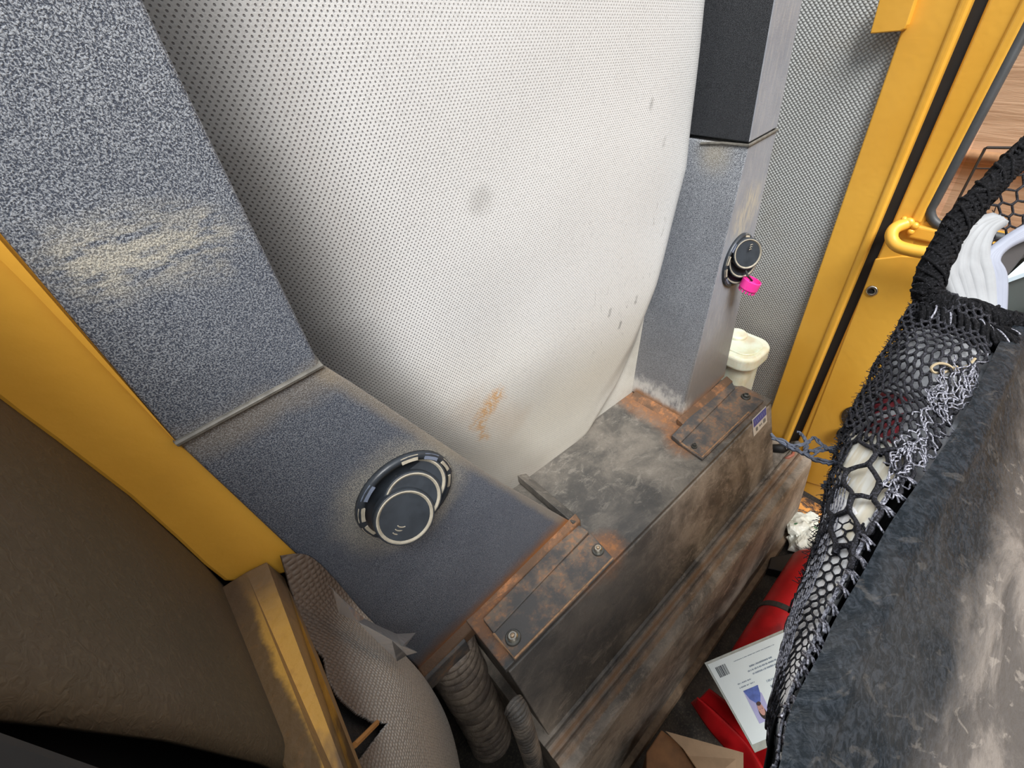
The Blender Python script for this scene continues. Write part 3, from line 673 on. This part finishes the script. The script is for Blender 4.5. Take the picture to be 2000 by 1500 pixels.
# grab handle: bent yellow tube
hp = [U(1772, 436, 0, XD-.005), U(1748, 446, 0, XD-.03), U(1741, 463, 0, XD-.05), U(1752, 480, 0, XD-.06), U(1785, 490, 0, XD-.062), U(1830, 496, 0, XD-.062), U(1900, 503, 0, XD-.06), U(1960, 508, 0, XD-.0)]
G().tube([cr(hp, k/40) for k in range(41)], .0155, 14).obj('handle', M_yel, dd, smooth=True)
g = G()
for q, r in (((1774, 436), .015), ((1787, 441), .010), ((1779, 452), .009), ((1766, 428), .008)):
    c0 = U(*q, 0, XD-.010); g.lathe(c0, (-1, 0, 0), [(r, 0), (r*.9, .004), (r*.55, .008), (0, .009)], 14)
g.obj('weld', M_yel, dd, smooth=True)
p = U(1703, 568, 0, XD-.004); sb = G().lathe(p, (-1, 0, 0), [(.0165, 0), (.015, .003), (.009, .0045), (.008, .001), (0, .001)], 20); sb.obj('screw', M_steel, dd, smooth=True)
G().lathe(p+Vector((-.0035, .002, -.002)), (-1, 0, 0), [(.0065, 0), (.0065, .0015), (0, .0015)], 6).obj('screw', M_black, dd)
c0 = U(1676, 820, 0, XD-.0045)
G().lathe(c0, (-1, 0, 0), [(.052, 0), (.052, .002), (0, .002)], 40).obj('latch_hole', flat('dark_brown_opening', (.05, .03, .012), .6, var=.5, vs=15), dd)
g = G().lathe(U(1650, 850, 0, XD-.02), (-1, 0, .3), [(.026, -.02), (.026, .004), (.020, .008), (.012, .008), (.010, .002), (0, .002)], 24); g.obj('latch_knob', M_black, dd)
# bracket at the top of the frame
bp_ = yz([(1722, -18), (1699, 66), (1757, 61), (1766, 57), (1771, 48), (1793, -18)], XF-.02)
b2 = G().prism(bp_, (.024, 0, 0)).obj('bracket', M_yel, loc=bp_[1], bevel=.002)
tag(b2, 'yellow welded bracket plate at the top of the door frame', 'bracket')
# orange rusty sill under the door
def m_sill():
    n = N('chipped_orange_sill'); c = n.mix(n.ss(n.noise(14, 6, .75, 1), .46, .52), (.70, .30, .06), (.10, .05, .025)); return n.out(c, .6, n.noise(60, 4), .002)
struct(G().box((1.33, -1.0, -1.65), (1.5, .22, ZB-.085)).obj('trim_5', m_sill(), bevel=.01, segs=3))

# ---- white reservoir bottle behind the box
bt = thing('reservoir_bottle', (1.32, .54, -1.3), 'cream white plastic reservoir bottle wedged behind the right duct foot', 'bottle')
def m_bottle():
    n = N('cream_plastic'); c = n.mix(n.ss(n.noise(12, 5, .6), .45, .7), (.74, .74, .60), (.66, .60, .40))
    v = U(1462, 660, 2, -.86); m = n.seg(v, v, .01, .045, .03, 40); c = n.mix(n.mul(m, .5), c, (.50, .32, .16))
    return n.out(c, .3, n.noise(30, 3), .001, Subsurface_Weight=.15)
mb = m_bottle()
def rbox(x0, x1, y0, y1, z0, z1, r, n=8, inset=0):
    L = []
    for cx, cy, a0 in ((x1-r, y1-r, 0), (x0+r, y1-r, PI/2), (x0+r, y0+r, PI), (x1-r, y0+r, 1.5*PI)):
        for k in range(n+1): a = a0+PI/2*k/n; L.append((cx+r*math.cos(a), cy+r*math.sin(a), z0))
    return G().prism(L, (0, 0, z1-z0))
rbox(1.245, 1.385, .475, .60, -1.35, -.93, .04).obj('body', mb, bt, bevel=.006, segs=3)
rbox(1.225, 1.405, .452, .625, -.925, -.872, .06).obj('shoulder', mb, bt, bevel=.012, segs=4)
rbox(1.250, 1.375, .47, .60, -.874, -.867, .05).obj('top_face', mb, bt, bevel=.004, segs=3)
G().lathe((1.345, .575, -.868), (0, 0, 1), [(.036, 0), (.036, .010), (.031, .014), (0, .014)], 32).obj('cap', mb, bt, bevel=.002)

# ---- clutter on the ledge end
p = U(1528, 876, 2, -1.262)
cl = thing('cable_connector', p, 'black cable connector with a white ring on the right end of the housing ledge', 'connector')
G().tube([p+Vector((-.03, .03, .004)), p, p+Vector((.03, -.015, .004))], [.014, .018, .014], 12).obj('body', M_black, cl, smooth=True)
G().tube([p+(Vector((0, math.cos(k*PI/8)*.8, math.sin(k*PI/8))))*.020 for k in range(9)], .002, 6).obj('ring', M_white, cl)
q = p+Vector((.0, -.03, -.008)); tag(G().tube([q+Vector((-.035, -.0, 0)), q+Vector((0, -.012, .004)), q+Vector((.04, .0, 0))], .006, 8).obj('cable', flat('pink_cable', (.45, .16, .11), .5), smooth=True), 'short dusty pink cable on the housing ledge beside the black connector', 'cable')
p = U(1558, 868, 2, -1.20); tag(G().lathe(p, (-.3, -.6, .8), [(.014, -.03), (.014, 0), (.011, .003), (0, .003)], 16).obj('rubber_plug', flat('grey_rubber', (.10, .10, .10), .6), loc=p), 'small grey rubber plug standing between the housing end and the door frame', 'plug')

# ================================================================== FLOOR CLUTTER
red = flat('red_paint', (.56, .012, .016), .28, var=.35, vs=14)
zc = -1.46
# extinguisher cylinder lying on the floor along its axis
A = U(1405, 1345, 2, zc); B = U(1560, 1095, 2, zc); A = A; axv = (B-A); L_ = axv.length; axn = axv.normalized()
fe = thing('fire_extinguisher', (A+B)/2-Vector((0, 0, .1)), 'red fire extinguisher lying on the floor beside the housing', 'fire extinguisher')
Rr = .105
off = Vector((.055, -.075, -.06)); cA = A+off
G().lathe(cA, axn, [(Rr*.70, .05), (Rr*.92, .065), (Rr, .09), (Rr, L_*.98), (Rr*.9, L_*1.03), (Rr*.5, L_*1.08), (.03, L_*1.1), (.03, L_*1.2)], 40).obj('cylinder', red, fe, smooth=True)
G().lathe(cA+axn*(L_*.50), axn, [(Rr*1.0, -.010), (Rr*1.03, -.009), (Rr*1.03, .009), (Rr*1.0, .010)], 40).obj('strap', flat('grey_strap', (.05, .045, .04), .6), fe)
# fold of the red skirt at the near end
P0 = [U(1350, 1372, 2, -1.60), U(1385, 1425, 2, -1.55), U(1440, 1490, 2, -1.52), U(1475, 1560, 2, -1.5)]
P1 = [U(1362, 1362, 2, -1.53), U(1405, 1400, 2, -1.50), U(1460, 1455, 2, -1.47), U(1500, 1520, 2, -1.45)]
P2 = [U(1385, 1345, 2, -1.50), U(1430, 1380, 2, -1.47), U(1490, 1440, 2, -1.45), U(1530, 1500, 2, -1.43)]
tag(G().grid(patch([P0, P1, [p+Vector((0, 0, -.04)) for p in P1], P2]), 24, 24).obj('red_cover', red, smooth=True, solid=.004), 'folded red plastic cover lying under the photo card', 'cover')
# laminated photo card
c3 = [U(1382, 1298, 2, -1.405), U(1536, 1233, 2, -1.395), U(1600, 1410, 2, -1.39), U(1474, 1463, 2, -1.40)]
cd = thing('photo_card', c3[3], 'laminated white card with barcode and upside-down portrait photo, lying on the red extinguisher', 'card')
cn = (c3[1]-c3[0]).cross(c3[3]-c3[0]).normalized(); cn = cn if cn.z > 0 else -cn
def cq(u, v, o=0): return c3[0].lerp(c3[1], u).lerp(c3[3].lerp(c3[2], u), v)+cn*o
obj('sleeve', [cq(-.02, -.035, -.002), cq(1.02, -.035, -.002), cq(1.02, 1.03, -.002), cq(-.02, 1.03, -.002)], [(0, 1, 2, 3)], flat('clear_sleeve', (.42, .44, .40), .2, var=.3), cd, solid=.002)
obj('paper', [cq(0, 0), cq(1, 0), cq(1, .955), cq(0, .955)], [(0, 1, 2, 3)], flat('pale_card', (.70, .78, .80), .3, var=.06, vs=8), cd, solid=.001)
def rect(g, u0, u1, v0, v1, o=.0012): g.put([cq(u0, v0, o), cq(u1, v0, o), cq(u1, v1, o), cq(u0, v1, o)], [(0, 1, 2, 3)])
g = G(); u = .055
while u < .175:
    w_ = random.choice((.006, .010, .014)); rect(g, u, u+w_, .07, .20); u += w_+random.choice((.005, .008))
bc = g.obj('barcode', flat('dark_print', (.05, .06, .08), .6), cd)
mt = flat('text_print', (.20, .26, .34), .6)
def textline(g, u0, u1, v, h):
    u = u0
    while u < u1:
        w_ = random.uniform(.006, .012); rect(g, u, min(u+w_, u1), v+random.uniform(0, .2)*h, v+h); u += w_+random.choice((.003, .003, .003, .010))
g = G()
textline(g, .28, .80, .085, .008)
for k, (a, b) in enumerate(((.42, .72), (.38, .76), (.42, .76))): textline(g, a, b, .20+.045*k, .020)
for k, (a, b) in enumerate(((.20, .38), (.20, .40))): textline(g, a, b, .335+.045*k, .016)
for k, (a, b) in enumerate(((.54, .76), (.56, .78), (.60, .80), (.58, .84), (.58, .84), (.62, .8))): textline(g, a, b, .42+.065*k, .026)
g.obj('text', mt, cd)
g = G(); rect(g, .22, .42, .43, .80, .0012); ph = g.obj('portrait_photo', flat('lilac_backdrop', (.40, .40, .66), .4, var=.1), cd)
def blob(u, v, ru, rv, o, mat, name, n=24):
    obj(name, [cq(u+ru*math.cos(2*PI*k/n), v+rv*math.sin(2*PI*k/n), o) for k in range(n)], [tuple(range(n))], mat, ph)
g = G(); g.put([cq(.222, .432, .0016), cq(.418, .432, .0016), cq(.40, .53, .0016), cq(.36, .60, .0016), cq(.30, .60, .0016), cq(.25, .54, .0016)], [(0, 1, 2, 3, 4, 5)]); g.obj('blue_shirt', flat('blue_shirt', (.10, .16, .50), .6, var=.4, vs=60), ph)
blob(.325, .715, .047, .068, .0018, flat('dark_hair', (.03, .02, .015), .6), 'hair'); blob(.325, .675, .038, .068, .002, flat('photo_skin', (.55, .30, .26), .5, var=.2), 'face')
blob(.325, .615, .03, .022, .0022, flat('dark_beard', (.07, .035, .03), .6), 'beard'); blob(.309, .672, .006, .004, .0024, bpy.data.materials['dark_hair'], 'eye'); blob(.341, .672, .006, .004, .0024, bpy.data.materials['dark_hair'], 'eye')
# crumpled white and green bag
bc_ = U(1580, 1055, 2, -1.60)+Vector((.03, .01, 0))
def bag(u, v):
    a = 2*PI*u; ph_ = PI*v; p = Vector((math.cos(a)*math.sin(ph_)*.10, math.sin(a)*math.sin(ph_)*.085, math.cos(ph_)*.045))
    q = Vector((p.x*20, p.y*20, p.z*20)); return bc_+p*(1+.5*noise.noise(q)+.25*noise.noise(q*2.3))
n = N('crumpled_bag'); cc = n.mix(n.ss(n.noise(16, 2), .66, .68), (.72, .74, .66), (.06, .20, .09)); mbag = n.out(cc, .35, n.voro(40), .004)
tag(G().grid(bag, 40, 24).obj('plastic_bag', mbag, loc=bc_), 'crumpled white plastic bag with green print at the corner of the floor', 'bag')
# dark rubber pad behind extinguisher
pb = [(1505, 1088), (1560, 1078), (1600, 1092), (1590, 1112), (1535, 1118), (1500, 1110)]
tag(G().prism([U(a, b, 2, -1.60) for a, b in pb], (0, 0, -.045)).obj('rubber_pad', M_black, bevel=.004), 'black rubber pad on the floor between the white bag and the extinguisher', 'pad')
# open cardboard box
cb_ = thing('cardboard_box', U(1370, 1480, 2, -1.6), 'brown open cardboard box at the bottom edge beside the red cover', 'box')
mcard = flat('cardboard', (.30, .20, .12), .8, var=.2); mcd = flat('brown_cardboard', (.19, .085, .03), .8, var=.35, vs=30)
f1 = [U(1300, 1428, 2, -1.46), U(1452, 1470, 2, -1.46), U(1452, 1600, 2, -1.46), U(1380, 1530, 2, -1.44), U(1334, 1462, 2, -1.46)]
G().prism([f1[0], f1[1], f1[2], f1[3], f1[4]], (0, 0, -.004)).obj('flap', mcard, cb_)
bx = [U(1262, 1600, 2, -1.48), U(1262, 1470, 2, -1.48), U(1292, 1425, 2, -1.48), U(1350, 1470, 2, -1.48), U(1480, 1600, 2, -1.48)]
G().prism(bx, (0, 0, -.16)).obj('body', mcd, cb_, bevel=.003)

# ================================================================== SEAT
edge_px = [(1420, 1700), (1470, 1600), (1521, 1500), (1538, 1409), (1566, 1340), (1600, 1279), (1631, 1210), (1690, 1110), (1738, 1023), (1807, 924), (1859, 850), (1892, 790), (1936, 702), (1955, 665), (1985, 632), (2060, 590), (2150, 560)]
ZE = -.35
E_ = [U(a, b, 2, ZE) for a, b in edge_px]
def m_leather():
    n = N('creased_black_leather')
    p = n.map(n.P, (1, 1, 1), (.5, .4, .6))
    w1 = n.noise(7, 6, .62, .5, vec=p, stretch=(1, 1.5, 1)); w2 = n.noise(24, 5, .6, .6, vec=p, stretch=(1, 3.5, 1)); gr = n.noise(420, 2)
    cloud = n.ss(w1, .44, .60); cre2 = n.ss(w2, .58, .66)
    x, y, z = n.xyz(); reg = n.ss(n.add(y, n.mul(n.math('SUBTRACT', n.noise(6, 5, .6), .5), .16)), -.088, -.165)
    fg = n.ss(n.noise(130, 5, .75, 1), .40, .65); c = n.mix(n.mul(reg, .55), n.mix(fg, (.006, .009, .012), (.024, .029, .036)), (.15, .13, .115))
    c = n.mix(n.mul(cloud, n.math('MULTIPLY_ADD', reg, .45, .04)), c, (.30, .262, .23))
    c = n.mix(n.mul(cre2, n.math('MULTIPLY_ADD', reg, .30, .08)), c, (.34, .30, .26))
    return n.out(c, n.math('MULTIPLY_ADD', reg, .12, .46), n.add(n.add(n.mul(w1, 1.0), n.mul(w2, .10)), n.mul(gr, .02)), .012, spec=.10)
seat = thing('driver_seat', (.5, -.3, -1.2), 'black creased leather seat backrest filling the lower right corner', 'seat')
drop = Vector((0, -.80, -1.0)).normalized()
def lea(u, v):
    e = cr(E_, u); d = v*v*.25+v*.75; s_ = d*.62; r = .03
    if s_ < r*PI/2: a = s_/r; off = Vector((0, -r*math.sin(a)*1.0, -r*(1-math.cos(a))*.55))
    else: off = Vector((0, -r, -r*.55))+drop*(s_-r*PI/2)
    k = min(1, max(0, (s_-.02)*7)); bul = .010*noise.noise(Vector((e.x*5, s_*7, 3)))+.0035*noise.noise(Vector((e.x*14, s_*14, 8)))
    return e+off+Vector((0, .3, .6))*bul*k
G().grid(lea, 110, 90).obj('backrest', m_leather(), seat, smooth=True)
# back shell of the backrest so that it has a thickness
def shell(u, v):
    e = cr(E_, u); s_ = v*.62; return e+Vector((0, .004-.5*s_*.4, -.03-.9*s_))
G().grid(shell, 60, 10).obj('back_shell', M_black, seat, smooth=True)

# ================================================================== MESH POUCH ON THE SEAT BACK
out_px = [(1380, 1720), (1440, 1610), (1505, 1500), (1500, 1410), (1520, 1290), (1545, 1190), (1580, 1100), (1606, 1010), (1622, 930), (1645, 850), (1672, 790), (1700, 735), (1735, 675), (1768, 620), (1800, 565)]
O_ = []
for i, (a, b) in enumerate(out_px):
    q = U(a, b, 2, -.45); O_.append(q if q.dot(fw) < .72 else D(a, b, .72-.004*(i-9)))
NE = 13.9/16       # the pouch follows the seat edge up to here
LD = Vector((.25, -.45, -.86)).normalized()
def pouch(u, v, lift=0.0):
    e = cr(E_, u*NE)+Vector((0, 0, -.012)); o = cr(O_, u)
    m = (e+o)/2+Vector((0, .0, .030))
    a = e.lerp(m, v).lerp(m.lerp(o, v), v) if v <= 1 else o+Vector((.0, -.02*(v-1), -.25*(v-1)))
    if v > .85: pass
    return a+LD*lift
n = N('black_mesh_cord'); x, y, z = n.xyz()
fib = n.noise(500, 3, .7, stretch=(1, 1, 1)); cc = n.mix(n.ss(fib, .45, .65), (.008, .008, .010), (.055, .055, .07)); M_cord = n.out(cc, .7, fib, .001, spec=.25)
n = N('black_rope_yarn'); fib = n.noise(300, 4, .7); cc = n.mix(n.ss(fib, .5, .7), (.004, .004, .005), (.028, .028, .033)); M_rope = n.out(cc, .8, fib, .002, spec=.15)
n = N('pale_grey_cord'); fib = n.noise(400, 3, .7); cc = n.mix(n.ss(fib, .40, .60), (.06, .06, .08), (.42, .42, .48)); M_cord2 = n.out(cc, .55, fib, .001)
po = thing('mesh_pouch', (.5, .05, -.7), 'frayed black mesh pouch stuffed with papers on the seat back', 'pouch')
def strands(g, fn, u0, u1, v0, v1, nu, nv, r, wob=.0, lo=0, seed=0):
    """hexagonal net: neighbouring strands along u touch alternately"""
    for i in range(nv+1):
        pts = []; m = nu*6
        for k in range(m+1):
            t = k/m*nu; tri = math.cos(PI*t); tri = max(-1, min(1, tri*1.6))
            vv = (i+.5*tri*(1 if i % 2 else -1)*.96)/nv
            if vv < -.02 or vv > 1.04: vv = max(-.02, min(1.04, vv))
            uu = u0+(u1-u0)*(k/m); p = fn(uu+lo*(vv-.5), v0+(v1-v0)*vv)
            p = p+Vector((noise.noise(p*25+Vector((seed, 0, 0))), noise.noise(p*25+Vector((0, seed+7, 0))), noise.noise(p*25+Vector((0, 0, seed+13)))))*wob
            pts.append(p)
        g.tube(pts, [r*(1+.35*noise.noise(q*90)) for q in pts], 5, caps=False)
g = G(); strands(g, pouch, .03, .52, .12, 1.0, 40, 9, .00105, .003, -.07); g.obj('mesh_net', M_cord, po, smooth=True)
g = G(); strands(g, lambda u, v: pouch(u, v, -.003), .47, .66, .14, .86, 5, 3, .0028, .005, -.03); g.obj('mesh_net', M_cord, po, smooth=True)
g = G(); strands(g, lambda u, v: pouch(u, v, -.002), .44, .97, .82, 1.03, 52, 5, .0015, .006, 0, 5); g.obj('mesh_net', M_cord, po, smooth=True)
g = G(); strands(g, lambda u, v: pouch(u, v, -.003), .635, 1.0, .06, 1.02, 26, 19, .0023, .005, .04, 3); g.obj('mesh_net', M_cord, po, smooth=True)
g = G()
for k in range(7):       # bunched parallel cords along the bulge
    v0 = .66+.05*k; g.tube([pouch(.18+.40*t/60, v0+.012*math.sin(t*.9+k), -.002) for t in range(61)], .0008, 4)
g.obj('bunched_cords', M_cord2, po, smooth=True)
g = G()
for k in range(22):      # pale cords tying the net to the leather edge
    u = .12+.52*k/21+.004*math.sin(k*5); a = pouch(u, .0)+Vector((0, 0, .004)); b = pouch(u-.008, .17, -.002); mid = a.lerp(b, .5)+Vector((0, 0, .003))
    for j in range(4):
        d = Vector((random.uniform(-1, 1), random.uniform(-1, 1), random.uniform(-.3, 1)))*.004
        g.tube([a+d, mid+d*.5, b+d*.8], .0010, 4)
for j in range(3): g.tube([pouch(.08+.58*t/80, .15+.02*math.sin(t*.8+j*2), -.002) for t in range(81)], .0012, 4)
for k in range(46):      # ragged pale threads where the pouch is torn
    u = random.uniform(.60, .84); v = random.uniform(.0, .30); d = random.uniform(.02, .07); ph_ = random.uniform(0, 6)
    g.tube([pouch(u+d*t/14, v+.05*math.sin(t*.5+ph_)+.02*math.sin(t*1.3+ph_), -.003-.004*abs(math.sin(t*.6+ph_))) for t in range(15)], .0010, 4)
g.obj('tie_cords', M_cord2, po, smooth=True)
# rim rope of the pouch mouth, in front of the door
rim_px = [(2060, 245, .0), (2000, 300, .0), (1950, 348, 0), (1905, 395, 0), (1868, 440, 0), (1840, 490, 0), (1818, 540, 0), (1812, 575, 0), (1830, 595, 0), (1860, 606, 0), (1895, 612, 0), (1950, 628, 0), (1995, 640, 0)]
RP = [D(a, b, max(.665, .70-.004*abs(i-6)) if i > 6 else .70+.008*(6-i)) for i, (a, b, _) in enumerate(rim_px)]
def rope(g, P, r, n_=6, turns=40, rr=.45, spread=.75):
    for s_ in range(n_):
        pts = []; m = 360
        for k in range(m+1):
            t = k/m; p = cr(P, t); d = (cr(P, min(t+.01, 1))-cr(P, max(t-.01, 0))).normalized(); e1 = d.orthogonal().normalized(); e2 = d.cross(e1)
            a = 2*PI*(s_/n_+turns*t)+1.2*noise.noise(p*30); q = r*spread*(1+.3*noise.noise(p*22+Vector((s_, 0, 0))))
            pts.append(p+(e1*math.cos(a)+e2*math.sin(a))*q)
        g.tube(pts, r*rr, 5)
g = G(); rope(g, RP, .0175, 13, 5, .24, .92); rope(g, RP, .0185, 5, -7, .16, 1.0); g.tube([cr(RP, k/60) for k in range(61)], .0150, 8); g.obj('rim_rope', M_rope, po, smooth=True)
R2 = [D(a, b, d_) for a, b, d_ in ((1786, 612, .70), (1815, 622, .695), (1850, 636, .68), (1890, 650, .665), (1930, 668, .65), (1965, 668, .65))]
g = G(); rope(g, R2, .020, 15, 2, .18, .95); g.tube([cr(R2, k/40) for k in range(41)], .0175, 8); g.obj('rolled_edge', M_rope, po, smooth=True)
g = G(); rope(g, R2, .022, 5, 2, .07, .98); g.obj('pale_yarn', M_cord2, po, smooth=True)
# side wall of the mouth: net going up beyond the rim
NA = [D(a, b, .78) for a, b in ((1868, 480), (1890, 425), (1925, 375), (1975, 330), (2060, 262))]
NB = [D(a, b, .84) for a, b in ((1905, 560), (1935, 530), (1975, 500), (2020, 470), (2110, 430))]
def mouth(u, v): return cr(NA, u).lerp(cr(NB, u), v)
g = G(); strands(g, mouth, 0, 1, 0, 1.0, 11, 9, .0021, .002, .25); g.obj('mesh_net', M_cord, po, smooth=True)
# torn streamers reaching left
g = G()
def fray(pts, r): g.tube([cr([U(a, b, 2, z) for a, b, z in pts], k/24)+Vector((random.gauss(0, .0009), random.gauss(0, .0009), random.gauss(0, .0009))) for k in range(25)], [r*random.uniform(.7, 1.3) for _ in range(25)], 5)
for _ in range(3):
    j = lambda: random.uniform(-3, 3)
    fray([(1508+j(), 852+j(), -.47), (1545+j(), 872+j(), -.47), (1580+j(), 892+j(), -.46), (1615+j(), 903+j(), -.45), (1640, 905, -.44)], .0020)
    fray([(1560+j(), 845+j(), -.47), (1575+j(), 862+j(), -.47), (1572+j(), 880+j(), -.47), (1600+j(), 878+j(), -.46), (1640, 872+j(), -.45), (1665, 850, -.44)], .0018)
    fray([(1540+j(), 868+j(), -.47), (1575+j(), 868+j(), -.47), (1590+j(), 855+j(), -.47), (1606+j(), 870+j(), -.46), (1636, 888, -.45)], .0015)
fray([(1585, 893, -.46), (1600, 880, -.46), (1622, 876, -.45), (1640, 890, -.45)], .0017); g.obj('frayed_strands', flat('grey_blue_fray', (.07, .08, .11), .8, var=.6, vs=120), po); g = G()
fray([(1612, 940, -.46), (1618, 955, -.45), (1630, 965, -.45)], .002); fray([(1605, 948, -.46), (1622, 957, -.45)], .0016)
g.obj('loose_thread', bpy.data.materials['grey_blue_fray'], po)
# loose fibres along the outline
g = G()
for k in range(2600):
    if random.random() < .55: u = random.uniform(.40, 1.0); p = pouch(u, random.uniform(.95, 1.03))
    else: p = cr(RP, random.random())+Vector((-abs(random.gauss(0, .012)), random.gauss(0, .006), random.gauss(0, .006)))
    d = Vector((random.gauss(0, 1), random.gauss(0, 1), random.gauss(0, 1))).normalized()*random.uniform(.004, .012)
    g.tube([p, p+d*.5+Vector((0, 0, .001)), p+d], .00045, 3, caps=False)
fo = g.obj('loose_fibres', M_cord, po); fo['kind'] = 'stuff'
# tan loop of string
g = G(); g.tube([cr([D(a, b, .60) for a, b in ((1870, 716), (1850, 726), (1826, 728), (1819, 718), (1832, 710), (1850, 712), (1868, 722), (1890, 714), (1905, 700))], k/40) for k in range(41)], .0018, 6)
g.obj('string_loop', flat('tan_string', (.42, .33, .20), .8), po)

# ---- papers inside the pouch
def m_pages(name, a, b, sc_=160):
    n = N(name); x, y, z = n.xyz(); l = n.noise(sc_, 2, .5, stretch=(.3, 2.2, .3)); c = n.mix(n.ss(l, .42, .62), a, b); return n.out(c, .6, l, .001)
def sheet(name, fn, mat, label, cat, nu=50, nv=16, group=None):
    o = G().grid(fn, nu, nv).obj(name, mat, smooth=True, solid=.006); return tag(o, label, cat, group)
inn = lambda a, b, c, d, dz: (lambda u, v: pouch(a+(b-a)*u, c+(d-c)*v, dz+.0025*math.sin(9*u+4*v)))
G().grid(lambda u, v: pouch(.02+.98*u, -.08+1.08*v, .026), 60, 12).obj('lining', flat('glossy_black_lining', (.02, .02, .022), .25), po, smooth=True)
sheet('magazine', inn(.03, .55, .19, .97, .006), m_pages('white_pages', (.95, .94, .93), (.72, .70, .70)), 'white folded magazine showing through the lower part of the mesh pouch', 'magazine')
sheet('booklet', inn(.45, .66, .20, .90, .007), m_pages('cream_pages', (.95, .92, .82), (.80, .72, .56), 60), 'cream page edges showing through the wide holes of the mesh pouch', 'booklet')
sheet('leaflet', inn(.63, .76, .45, .80, .010), flat('dark_red_paper', (.42, .03, .05), .5, var=.8, vs=60), 'dark red leaflet inside the mesh pouch above the cream booklet', 'leaflet')
sheet('plastic_wrapper', inn(.64, .99, .02, .99, .014), flat('grey_wrapper', (.60, .61, .64), .25, var=.75, vs=22), 'shiny grey plastic wrapper bunched inside the mesh pouch near the leather edge', 'wrapper')
# manuals standing in the mouth
def bookfan(name, L, R, mat, label, thick):
    g = G(); zt = -.36
    A_ = [D(a, b, .725-(z+.36)*.4) for a, b, z in L]; B_ = [D(a, b, .725-(z+.36)*.4) for a, b, z in R]
    def fn(u, v): p = cr(A_, u).lerp(cr(B_, u), v); return p-fw*(.0012*math.sin(v*PI*34)+.002*math.sin(v*PI*7))
    g.grid(fn, 30, 150); o = g.obj(name, mat, smooth=True, solid=thick); o.data.materials.append(mp2); rows_ = []
    for k in range(150): rows_.append(1 if random.random() < .38 else 0)
    for p_ in o.data.polygons: p_.material_index = rows_[p_.index % 150]; return tag(o, label, 'book')
mp = flat('manual_pages', (.34, .35, .365), .6, var=.2, vs=16); mp2 = flat('manual_page_edges', (.20, .205, .225), .6, var=.2, vs=16)
bookfan('manual', [(1938, 428, -.36), (1900, 440, -.365), (1862, 480, -.37), (1846, 530, -.375), (1852, 560, -.38), (1885, 630, -.39)],
        [(1956, 432, -.36), (1932, 450, -.365), (1920, 480, -.37), (1920, 508, -.375), (1930, 545, -.38), (1936, 640, -.39)], mp, 'thick white paper manual fanned open in the mouth of the mesh pouch', .02)
bookfan('manual', [(2090, 410, -.36), (2000, 448, -.365), (1950, 480, -.37), (1922, 508, -.375), (1926, 560, -.38), (1930, 640, -.39)],
        [(2090, 430, -.36), (2000, 462, -.365), (1958, 484, -.37), (1942, 510, -.375), (1956, 545, -.38), (1953, 640, -.39)], flat('manual_pages_blue', (.30, .32, .39), .6, var=.15, vs=12), 'second white manual curving beside the thick manual, against a dark cover', .015)
tag(G().prism([D(a, b, 0.755) for a, b in ((2090, 432), (2000, 464), (1960, 484), (1944, 512), (1958, 548), (2000, 496), (2090, 440))], (0, 0, -.01)).obj('folder', flat('dark_brown_cover', (.03, .025, .025), .6)), 'dark brown folder behind the manuals in the pouch mouth', 'folder')
tag(G().prism([D(a, b, 0.765) for a, b in ((2090, 430), (1958, 548), (1985, 538), (2090, 500))], (0, 0, -.01)).obj('paper_sheet', flat('pale_blue_paper', (.55, .66, .74), .5, var=.1)), 'pale blue paper sheet at the right edge of the pouch mouth', 'paper')
tag(G().prism([D(a, b, 0.8) for a, b in ((2100, 460), (1950, 520), (1930, 640), (2100, 660))], (0, 0, -.02)).obj('document_case', flat('black_green_case', (.008, .016, .013), .5)), 'black document case deep in the pouch mouth below the pale paper', 'case')
